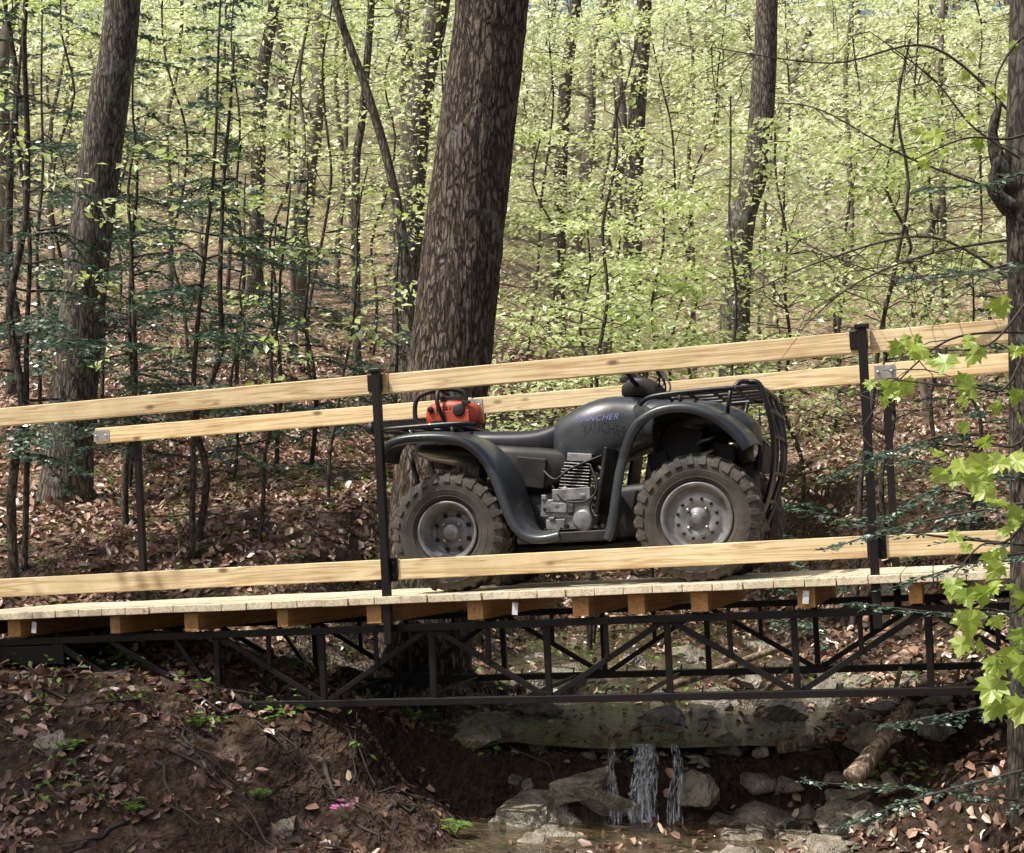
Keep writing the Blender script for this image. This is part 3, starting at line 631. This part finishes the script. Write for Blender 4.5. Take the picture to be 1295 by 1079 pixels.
for (az,L,dz) in ((-1.3,.9,-.35),(-.7,1.1,-.3),(-2.2,.8,-.1),(.2,.9,0),(2.8,.9,.3),(-1.75,.8,-.35)):
    p=np.array([bx+.2*math.cos(az),by+.2*math.sin(az),-1.0]); t=np.linspace(0,1,9); P=p+np.outer(t*L,[math.cos(az),math.sin(az),0])
    P[:,2]=H(P[:,0],P[:,1])+.10*(1-t)-.03+ .02*rng.normal(0,1,9); P[0,2]+=.15; g.tube(P,np.linspace(.10,.02,9),10,0,.5,.2)
for i in range(40):
    z=rng.uniform(8.5,15); p=C[np.argmin(abs(C[:,2]-z))]; L=2.2*(1.1-(z-6)/10); B=branch_path(p,rng.random()*6.28,.15,L,.1,6)
    g.tube(B,np.linspace(.03,.005,6),5,0); sprays(g,B[2:],.28,10,.14,.3,1)
g.build('roots_and_crown',[M_bark,M_hem],tree)
def medtree(name,pts,r0,r1,mat=M_bark2,crown=True,seed=5,flare=.05,top=12,lf=M_leafS):
    e=empty(name); pts=[np.array(p,float) for p in pts]; b=pts[0]; b[2]=float(H(b[0],b[1]))-.15
    d=pts[-1]-pts[-2]; d/=d[2]; k=top-pts[-1][2]; pts.append(pts[-1]+d*k*.5*[.6,.6,1]); pts.append(pts[-1]+d*k*.5*[.3,.3,1])
    nr=len(pts); rr=list(np.linspace(r0,r1,nr-2))+[r1*.6,r1*.2]
    V,F_,C=big_trunk(pts,rr,seed,40,260,flare,.006,8); np_mesh('trunk',V,F_,[mat],smooth_=True,parent=e)
    if crown:
        g=NG(); Cc=[];sc=[]
        for i in range(18):
            z=rng.uniform(.6,1)*top; p=C[np.argmin(abs(C[:,2]-z))]; L=top*.16*(1.2-.7*z/top)*(.6+.6*rng.random())
            B=branch_path(p,rng.random()*6.28,.35,L,.1,6,.2); g.tube(B,np.linspace(r1*.3,.004,6),5,0)
            for q in range(3): Cc.append(B[rng.integers(2,6)]+rng.normal(0,.25,3)*[1,1,.4]); sc.append(.3)
        sprays(g,Cc,np.array(sc),14,.08,.5,1); g.build('limbs_and_leaves',[mat,lf],e)
    return e
def gp(px,Y): x=(px-647.5)/1800*Y; return np.array([x,Y,0.])
medtree('oak_tree',[gp(82,11),S(98,450,11),S(118,270,11),S(140,110,11),S(156,0,11)],.18,.13,seed=2,top=13)
medtree('oak_tree',[gp(925,15),S(932,330,15),S(955,220,15),S(966,100,15),S(970,0,15)],.16,.11,seed=7,top=13)
medtree('oak_tree',[gp(512,19),S(520,250,19),S(535,100,19),S(556,0,19)],.20,.14,seed=8,top=14)
medtree('oak_tree',[gp(795,20),S(803,200,20),S(815,0,20)],.14,.10,seed=9,top=14)
medtree('oak_tree',[gp(322,24),S(330,120,24),S(347,0,24)],.13,.09,seed=4,top=15)
medtree('oak_tree',[gp(704,24),S(712,150,24),S(728,0,24)],.12,.09,seed=14,top=15)
medtree('curved_tree',[gp(530,13.5),S(512,330,13.5),S(492,210,13.5),S(462,110,13.5),S(424,0,13.5)],.048,.034,M_bark2,seed=3,flare=.01,top=8)
medtree('birch_tree',[gp(452,17),S(450,230,17),S(458,150,17),S(470,0,17)],.05,.035,M_bark2,seed=6,flare=.01,top=10)
medtree('oak_tree',[gp(1300,6.0),S(1300,700,6.0),S(1296,350,6.0),S(1292,200,6.0),S(1298,0,6.0)],.07,.058,M_bark3,seed=13,flare=.03,top=8)
g=NG()
for zz,dx in ((270,0),(240,1)):
    p=S(1289,zz,6.0); P=np.array([p,p+[-.06,-.03,.03],p+[-.13,-.05,.10+.1*dx],p+[-.10,-.06,.25+.1*dx]]); g.tube(catmull(P,4),np.linspace(.05,.012,13),8,0,.5,.3)
g.build('burl_limb',[M_bark3])
stems=[(22,9.6,40,0,.032),(160,10.5,172,280,.024),(128,13,118,200,.018),(243,10.2,283,180,.026),(325,10.2,350,400,.014),(415,11,440,420,.012),(290,12,300,420,.010),(215,22,218,0,.05),(255,26,258,0,.05),(376,20,384,0,.035),(425,26,432,0,.06),(440,22,442,40,.05),(60,22,75,100,.05),(500,28,510,0,.08),(760,24,765,0,.05),(925,12,930,250,.018),(1075,11.5,1135,200,.024),(745,11.5,770,250,.022),(1060,20,1065,0,.05),(1180,18,1190,0,.05),(880,22,872,0,.04),(10,16,14,0,.06)]
for (px0,Y_,px1,py1,r) in stems:
    b=gp(px0,Y_); b[2]=float(H(b[0],b[1])); t=S(px1,py1,Y_); hh=max(t[2]-b[2],.8); Ht=max(hh*1.25,2.6) ; g=NG()
    thick=Y_>17
    decid(g,b,Ht*(1.3 if thick else 1),r,((t[0]-b[0])/hh,rng.normal(0,.02)),.4,1.5 if thick else .8,12 if thick else 8,3,8,.07,.65,7,.4,wob=.35)
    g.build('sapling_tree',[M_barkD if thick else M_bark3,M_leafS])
for i,(px0,Y_,Ht,Rr,nl,r0) in enumerate([(745,11.8,3.5,1.5,38,.85),(830,13.5,4.0,1.7,38,.85),(690,14,4.2,1.5,32,.8),(1010,13.5,4.2,1.8,36,.8),(1120,12.5,4.0,1.6,34,.75),(900,17,5.0,2,38,.85),(1190,15,5.0,2,38,.85),(600,16,5.0,1.7,28,.85),(400,17,5.4,1.8,26,.75),(240,19,6.2,2,30,.8),(80,17,5.6,2,26,.7),(1050,18,5.8,2,38,.9),(760,18,5.8,2,38,.9),(470,21,6.6,2,32,.85),(150,22,6.6,2.2,32,.8),(340,21,6.2,2,28,.8),(1290,12,4.4,1.8,34,.8),(660,20,6.4,2,36,.9),(850,21,6.4,2.2,36,.9),(985,22,6.6,2.2,36,.9),(1150,22,7.2,2.2,40,.9),(1260,20,7,2.2,40,.9)]):
    b=gp(px0,Y_); b[2]=float(H(b[0],b[1])); g=NG()
    decid(g,b,Ht,.022,(rng.normal(0,.06),rng.normal(0,.03)),.22,Rr,nl,5,18,.066,r0,6,.45,wob=.4)
    g.build('understory_tree',[M_bark3,M_leafS])
g=NG()
for i in range(215):
    Y_=22+63*rng.random()**.75; s_=rng.uniform(-1,1); x=s_*.46*Y_; b=np.array([x,Y_,float(H(x,Y_))])
    if s_<-.1 and Y_<34 and rng.random()<.4: continue
    big=rng.random()<.24; r=rng.uniform(.13,.24) if big else rng.uniform(.03,.06); Ht=rng.uniform(8,15) if big else rng.uniform(4,8)
    k=Y_/45
    decid(g,b,Ht,r,(rng.normal(0,.05),0),.15,2.8 if big else 2.4,17,3,11,.13+.08*k,.6+.3*rng.random()+.15*(x>0),5,.3,wob=.4)  # right-hand trees paler still, as part of the painted haze
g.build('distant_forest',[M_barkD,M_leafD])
for (px0,Y_,Ht,Lm,nb,ln) in [(243,10.0,4.2,1.25,40,.05),(30,9.8,4.6,1.25,38,.0),(160,11.5,3.8,1.45,38,.02),(390,12.5,2.6,1.4,30,.0),(120,13,5,1.6,38,.05),(500,13.5,2.3,1.2,20,.02),(960,11.5,2.0,1.1,16,.0),(1230,10.5,2.2,1.3,22,.0),(300,15,4.8,1.9,36,0),(350,12,2.2,1.2,22,0),(50,15,5,1.8,32,0)]:
    b=gp(px0,Y_); b[2]=float(H(b[0],b[1])); hemlock('hemlock_sapling',b,Ht,.024,(ln,0),nb,Lm)
# hemlock added out of view beside the near left bank, to shade it
g=NG(); bb=np.array([-5.1,5.0,float(H(-5.1,5.0))]); P=bb+np.stack([np.linspace(0,.3,8),np.linspace(0,.2,8),np.linspace(-.1,8,8)],-1); g.tube(catmull(P,3),np.linspace(.14,.02,22),10,0)
for i in range(80):
    z=rng.uniform(2.6,6.5); p=bb+[.1,.1,z]; L=1.8*(1.25-z/8); B=branch_path(p,rng.random()*6.28,.1,L,.2,6); g.tube(B,np.linspace(.02,.003,6),4,0); sprays(g,B[1:],.22,14,.11,.35,1)
g.build('added_shade_hemlock',[M_bark3,M_hem])
g=NG()
for (a,b_,c,y) in [((1330,640),(1180,650),(1040,690),5.2),((1330,610),(1200,590),(1100,570),5.4),((1340,700),(1240,715),(1120,745),5.3),((1330,560),(1200,600),(1120,640),5.6),((1330,1010),(1200,1000),(1020,985),5.7),((1340,960),(1180,1010),(1060,1040),5.6),((1340,760),(1240,770),(1080,770),5.5),((1340,200),(1260,225),(1170,240),5.8),((1340,690),(1150,670),(1000,640),5.6),((1340,870),(1250,900),(1130,905),5.7),((1340,330),(1240,345),(1150,350),5.7),((1200,560),(1120,580),(1050,600),5.7)]:
    B=catmull(np.array([S(*a,y),S(*b_,y),S(*c,y)])+rng.normal(0,.02,(3,3)),5); g.tube(B,np.linspace(.007,.002,len(B)),5,0); spray_needles(g,B,.6,.014,.026,1.7,1,.45)
for (pts,y,r) in [([(1300,370),(1180,300),(1040,330),(930,380)],6.2,.008),([(1300,300),(1180,320),(1080,360),(1010,420)],6.0,.007),([(1295,160),(1180,60),(1050,80),(900,60)],6.3,.008),([(1290,250),(1150,200),(1040,140),(980,130)],6.4,.006),([(1290,200),(1230,160),(1180,100),(1100,40)],5.9,.006),([(1295,330),(1200,350),(1110,345),(1000,300)],6.5,.006),([(1300,420),(1200,430),(1120,500),(1080,560)],5.8,.006)]:
    B=catmull(np.array([S(p[0],p[1],y) for p in pts]),7); g.tube(B,np.linspace(r,.002,len(B)),5,0)
    for k in range(14):
        q=B[rng.integers(3,len(B))]; g.tube(branch_path(q,rng.random()*6.28,rng.uniform(-.7,.4),rng.uniform(.1,.4),.3,5,.25),np.linspace(.003,.001,5),4,0)
g.build('overhanging_boughs',[M_twig,M_hem])
# maple branch, foreground right
tw=NG()
shape=[(0,0),(.12,.06),(.40,-.02),(.31,.12),(.42,.20),(.56,.34),(.34,.36),(.36,.50),(.44,.66),(.22,.56),(.20,.74),(.10,.80),(0,1.0)]
shape=shape+[(-x,y) for x,y in shape[-2:0:-1]]
mv=[];mf=[];mr=[]
def mleaf(p,s_):
    d=Vector((random.uniform(-.7,.5),random.uniform(-.5,.3),random.uniform(-1,-.1))).normalized(); n=Vector((random.uniform(-.7,.7),-1,random.uniform(-.3,1.4))); n=(n-d*n.dot(d)).normalized(); sd=n.cross(d)
    o=len(mv); c=Vector(p); q1=random.uniform(-.35,.1); q2=random.uniform(0,.25)
    mv.append(tuple(c+d*s_*.4+n*-.05*s_))
    for x,y in shape: mv.append(tuple(c+sd*x*s_+d*y*s_+n*(q1*abs(x)*s_-q2*y*y*s_+.05*math.sin(y*9+x*7)*s_)))
    k=len(shape); q=random.random()
    for i in range(k): mf.append((o,o+1+i,o+1+(i+1)%k)); mr.append(min(1,max(0,q+random.uniform(-.08,.08))))
LP=[(1180,190,.9),(1150,215,.7),(1205,185,.7),(1240,175,.6),(1255,110,.5),(1238,95,.45),(1262,150,.5),(1280,60,.5),(1275,380,.9),(1290,440,.9),(1160,440,.8),(1150,455,.7),(1130,490,.9),(1185,460,1),(1200,480,.8),(1230,445,.9),(1240,485,1.1),(1155,500,.9),(1220,510,.7),(1185,590,1),(1205,600,.9),(1225,550,.7),(1260,600,1.2),(1285,595,1.1),(1245,620,.9),(1265,640,1.),(1250,695,1.1),(1275,690,.9),(1215,700,.8),(1205,745,1),(1235,745,1),(1265,735,.9),(1215,790,1.3),(1240,800,.9),(1225,820,1),(1285,820,1),(1280,860,1.2),(1270,890,1.1),(1290,900,1.),(1245,855,.7),(1290,760,.9),(1288,650,1),(1150,440,.6),(1110,510,.6),(1275,525,.8),(1290,500,.8),(1265,860,1.2)]
for (px,py,s_) in LP:
    y=4.3+random.uniform(-.15,.15)
    for q in range(2): mleaf(S(px+random.uniform(-18,18),py+random.uniform(-18,18)-15,y+random.uniform(-.08,.08)),.080*s_*random.uniform(.7,1.15))
me=np_mesh('leaves',mv,mf,[M_maple],rnd=mr)
for pts in [[(1330,330),(1285,400),(1240,440),(1150,440)],[(1330,330),(1280,480),(1230,490),(1130,480)],[(1340,480),(1290,560),(1240,560),(1185,580)],[(1340,600),(1280,680),(1240,690),(1205,730)],[(1340,700),(1290,770),(1250,770),(1215,770)],[(1330,780),(1300,830),(1280,850),(1270,880)],[(1340,150),(1280,175),(1220,175),(1150,205)],[(1340,20),(1290,50),(1260,100),(1262,150)],[(1345,900),(1340,600),(1330,330),(1340,20)]]:
    B=catmull(np.array([S(p[0],p[1],4.3) for p in pts]),5); tw.tube(B,np.linspace(.006,.0018,len(B)),5,0)
mb_=empty('maple_branch'); me.parent=mb_; tw.build('twigs',[M_twig],mb_)
# ------------------------------------------------------------------ litter, herbs, rocks, logs
n=200000; yy=4.8+rng.random(n)**1.35*17; xx=rng.uniform(-.46,.46,n)*(yy+1.0)
dx=.04; hz=H(xx,yy); sx_=(H(xx+dx,yy)-hz)/dx; sy_=(H(xx,yy+dx)-hz)/dx
steep=np.hypot(sx_,sy_); wl=np.where(yy<ledge(xx),-1.485,np.interp(yy,[7.4,9,13.5],[-1.12,-1.045,-.875])); inwater=(hz<wl)&(xx>-.8)&(xx<3)&(yy<13.5)
clump=fbm(xx*1.3+40,yy*1.3,3); c2=fbm(xx*3.3+4,yy*3.3,3)
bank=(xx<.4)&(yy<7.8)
keep=(rng.random(n)<np.clip(1.1-steep*.9,.12,1))&(~inwater|(rng.random(n)<.06))&(rng.random(n)<np.clip(.75+clump*1.6,.15,1))&(~bank|(rng.random(n)<np.clip(.30+c2*1.5,.06,.8)))
xx,yy,hz,sx_,sy_,bk,iw,wl=[a[keep] for a in(xx,yy,hz,sx_,sy_,bank,inwater,wl)]; n=len(xx)
hz=np.where(iw,wl,hz); sx_=np.where(iw,0,sx_); sy_=np.where(iw,0,sy_)
nm=np.stack([-sx_,-sy_,np.ones(n)],-1)+rng.normal(0,.55,(n,3)); d=rng.normal(0,1,(n,3)); d-=nm*(np.sum(d*nm,1)/np.sum(nm*nm,1))[:,None]
g=NG(); L=(.022+.042*rng.random(n)**1.3)*(1+.035*yy); rr=rng.random(n)**1.25; rr=np.where(bk,rr*.60,rr)  # bank leaves toned darker; shade put into the litter colour
g.leaves6(np.stack([xx,yy,hz+.008+.02*rng.random(n)],-1),d,nm,L,L*(.4+.4*rng.random(n)),0,rr,.45,.18); g.build('leaf_litter',[M_litter])
g=NG()
for i in range(260):
    y=5.2+rng.random()**1.2*12; x=rng.uniform(-.42,.42)*y; L=rng.uniform(.15,.9); az=rng.random()*6.28; t=np.linspace(0,1,6)
    P=np.stack([x+L*t*math.cos(az),y+L*t*math.sin(az),0*t],-1)+rng.normal(0,.012,(6,3)); P[:,2]=H(P[:,0],P[:,1])+.02+rng.uniform(0,.03); g.tube(P,np.linspace(rng.uniform(.003,.010),.002,6),5,0)
g.build('fallen_twigs',[M_twig])
g=NG(); n=2600; yy=5.5+rng.random(n)**1.3*14; xx=rng.uniform(-.43,.43,n)*yy; k=(H(xx,yy)>-1.3)&(fbm(xx*.8+3,yy*.8,3)>-.08); C=np.stack([xx,yy,H(xx,yy)+.05],-1)[k]; sprays(g,C,.05,6,.042,.5,0,.6); g.build('ground_herbs',[M_herb])
def fern(px,py,Y,L,nf,name='fern'):
    b=S(px,py,Y); b[2]=float(H(b[0],b[1])); g=NG()
    for i in range(nf):
        az=i/nf*6.283+rng.normal(0,.3); B=catmull(branch_path(b,az,1.1,L*(.6+.5*rng.random()),.6,5,.03),4); g.tube(B,np.linspace(.003,.001,len(B)),4,0)
        m=len(B); T=np.gradient(B,axis=0); T/=np.linalg.norm(T,axis=1)[:,None]; sd=np.cross(T,[0,0,1.])
        for s_ in(-1,1):
            w=L*.22*np.sin(np.linspace(.35,2.9,m)); g.leaves(B,sd*s_+T*.3,np.tile([0,0,1.],(m,1))+rng.normal(0,.2,(m,3)),w,w*.32,0,rng.uniform(.2,1,m),.05)
    g.build(name,[M_herb])
for a in [(1235,1060,5.2,.30,9),(1265,1040,5.5,.28,8),(540,905,8.0,.25,6),(575,985,6.9,.20,5),(640,965,7.3,.20,5),(960,1010,6.3,.22,6),(1040,1005,6.1,.2,6),(250,900,7.1,.18,5),(90,940,6.8,.18,5),(330,1000,6.6,.18,5),(170,1020,6.4,.16,5)]: fern(*a)
# a small pink wildflower on the left bank
M_pink=leafmat('pink_petals',[(0,(.45,.08,.30)),(1,(.62,.20,.48))],.4)
g=NG(); b=S(437,990,6.7); b[2]=float(H(b[0],b[1]))
for q in range(5):
    e=b+[rng.normal(0,.03),rng.normal(0,.03),.05+.04*rng.random()]; g.tube(np.array([b,(b+e)/2+[.004,0,.01],e]),[.002,.0015,.001],4,1)
    a=np.linspace(0,6.28,6)[:-1]; g.leaves(np.tile(e,(5,1)),np.stack([np.cos(a),np.sin(a)-.3,.3+0*a],-1),np.tile([0,-.6,1.],(5,1)),.024,.018,0,rng.random(5),.1)
g.build('wildflower',[M_pink,M_herb])
import bmesh
def rock(p,s_,name='rock',seed=0,sink=.3):
    bm=bmesh.new(); bmesh.ops.create_icosphere(bm,subdivisions=4,radius=1)
    rs=random.Random(seed); pl=[Vector((rs.gauss(0,1),rs.gauss(0,1),rs.gauss(0,1))).normalized() for _ in range(15)]; ds=[rs.uniform(.42,.75) for _ in pl]
    for v in bm.verts:
        c=v.co
        for q,dd in zip(pl,ds):
            e=c.dot(q)-dd
            if e>0: c=c-q*e
        nn=1+.05*math.sin(c.x*9+seed)*math.cos(c.y*8+c.z*7)+.03*math.sin(c.x*23+c.z*19+seed); v.co=Vector((c.x*s_[0],c.y*s_[1],c.z*s_[2]))*nn*1.35
    me=bpy.data.meshes.new(name); bm.to_mesh(me); bm.free(); me.materials.append(M_rock); o=bpy.data.objects.new(name,me); link(o)
    o.location=(p[0],p[1],float(H(p[0],p[1]))+s_[2]*(1-sink)*.6); o.rotation_euler=(rs.uniform(-.4,.4),rs.uniform(-.4,.4),rs.uniform(0,6)); return o
k=0
RK=[(672,7.3,.19),(620,7.9,.13),(600,7.6,.10),(700,7.0,.13),(735,7.35,.13),(765,7.3,.12),(880,7.3,.12),(915,7.3,.14),(950,7.3,.14),(990,7.25,.13),(690,6.6,.13),(650,6.4,.09),(730,6.5,.08),(880,6.6,.10),(930,6.5,.12),(1000,6.7,.13),(840,8.2,.12),(900,8.6,.14),(980,8.3,.13),(1050,8.8,.15),(940,9.4,.14),(1010,10.0,.16),(870,9.9,.14),(1080,9.6,.13),(830,9.0,.11),(700,9.0,.18),(680,8.4,.14),(1140,8.6,.12),(880,11,.14),(960,11.4,.15),(590,6.6,.06),(520,6.5,.05),(360,6.5,.06),(150,6.6,.05),(60,6.8,.07),(1180,7.6,.1),(1080,7.1,.11),(620,6.3,.08)]
for i in range(130):
    Y_=rng.uniform(6.2,11) if i<80 else rng.uniform(6.4,7.5); RK.append((rng.uniform(640,1180) if Y_>6.9 else rng.uniform(600,1150),Y_,rng.uniform(.03,.11)))
for (px,Y_,sz) in RK:
    k+=1; x=(px-647.5)/1800*Y_
    if abs(x-.68)<.11 and 6.9<Y_<7.6: continue
    rock((x,Y_),(sz*random.uniform(.9,1.6),sz*random.uniform(.8,1.2),sz*random.uniform(.45,.85)),seed=k)
oct_=np.array([[1,0,0],[0,1,0],[-1,0,0],[0,-1,0],[0,0,.6],[0,0,-1],[.7,.7,.3],[-.6,.6,.35]],float); gv=[];gf=[]
for i in range(2200):
    y=rng.uniform(5.4,12.5); x=rng.uniform(-.2,2.8) if y>7.5 else rng.uniform(-.1,1.6); s_=rng.uniform(.008,.035); z=float(H(x,y)); V=oct_*s_*rng.uniform(.6,1.3,(8,3)); a=rng.random()*6; V=V@np.array([[math.cos(a),-math.sin(a),0],[math.sin(a),math.cos(a),0],[0,0,1]])
    gf.append(np.array([[0,6,4],[6,1,4],[1,7,4],[7,2,4],[2,3,4],[3,0,4]])+len(gv)*8); gv.append(V+[x,y,z])
np_mesh('gravel',np.concatenate(gv),np.concatenate(gf),[M_rock])
def log(pts,r0,r1,mat,name='fallen_log'):
    g=NG(); Q=catmull(np.array(pts,float),5); rr=np.linspace(r0,r1,len(Q))
    Q=np.concatenate([Q[:1],Q[:1]+(Q[1]-Q[0])*.02,Q[1:-1],Q[-1:]-(Q[-1]-Q[-2])*.02,Q[-1:]]); rr=np.concatenate([[r0*.05],[r0],rr[1:-1],[r1],[r1*.05]])
    g.tube(Q,rr,12,0,.5,.12); g.build(name,[mat])
M_log=bark('dead_wood',(.22,.16,.11),(.45,.36,.27),30,2,.6,.1,.006)
log([S(1078,985,6.6),S(1110,945,6.7),S(1150,890,6.9)],.05,.035,M_log)
log([S(985,945,7.4),S(1040,938,7.5),S(1110,932,7.6)],.035,.03,M_log)
log([S(840,870,8.6),S(900,850,8.8),S(1000,815,9.3)],.03,.02,M_log)
log([S(-40,415,17),S(60,420,17),S(200,395,17)],.09,.07,M_bark2)
g=NG()
for i in range(26):
    x=rng.uniform(-3.2,-.3); y=rng.uniform(6.3,7.4); t=np.linspace(0,1,7); L=rng.uniform(.15,.6); a=rng.normal(0,.7)
    P=np.stack([x+L*t*math.sin(a),y-L*t*.8,0*t],-1)+rng.normal(0,.016,(7,3)); P[:,2]=H(P[:,0],P[:,1])+.008; g.tube(P,np.linspace(rng.uniform(.004,.014),.002,7),6,0)
g.build('exposed_roots',[M_twig])
# ------------------------------------------------------------------ light, sky, camera
sd=Vector((-.46,-.22,.85)).normalized()
el=math.asin(sd.z); azn=math.atan2(sd.x,sd.y)
sun=bpy.data.lights.new('sun','SUN'); sun.energy=5.0; sun.angle=R(.5); sun.color=(1,.97,.90); so=bpy.data.objects.new('sun',sun); link(so); so.rotation_euler=(-sd).to_track_quat('-Z','Y').to_euler(); so.location=(3,-4,20)
w=bpy.data.worlds.new('World'); scene.world=w; w.use_nodes=True; nt=w.node_tree
sky=nt.nodes.new('ShaderNodeTexSky'); sky.sky_type='NISHITA'; sky.sun_disc=False; sky.sun_elevation=el; sky.sun_rotation=azn; sky.air_density=1.0; sky.dust_density=8
bg=nt.nodes['Background']; bg.inputs[1].default_value=.15; nt.links.new(sky.outputs[0],bg.inputs[0])
cam=bpy.data.cameras.new('camera'); cam.sensor_width=36; cam.lens=1800/1295*36; cam.shift_y=(672-539.5)/1295; cam.clip_end=1000; cam.clip_start=.05
co=bpy.data.objects.new('camera',cam); link(co); co.location=(0,0,0); co.rotation_euler=(R(90),0,0); scene.camera=co
scene.view_settings.view_transform='Standard'; scene.view_settings.look='None'; scene.view_settings.exposure=0
print('faces',sum(len(o.data.polygons) for o in scene.objects if o.type=='MESH'))
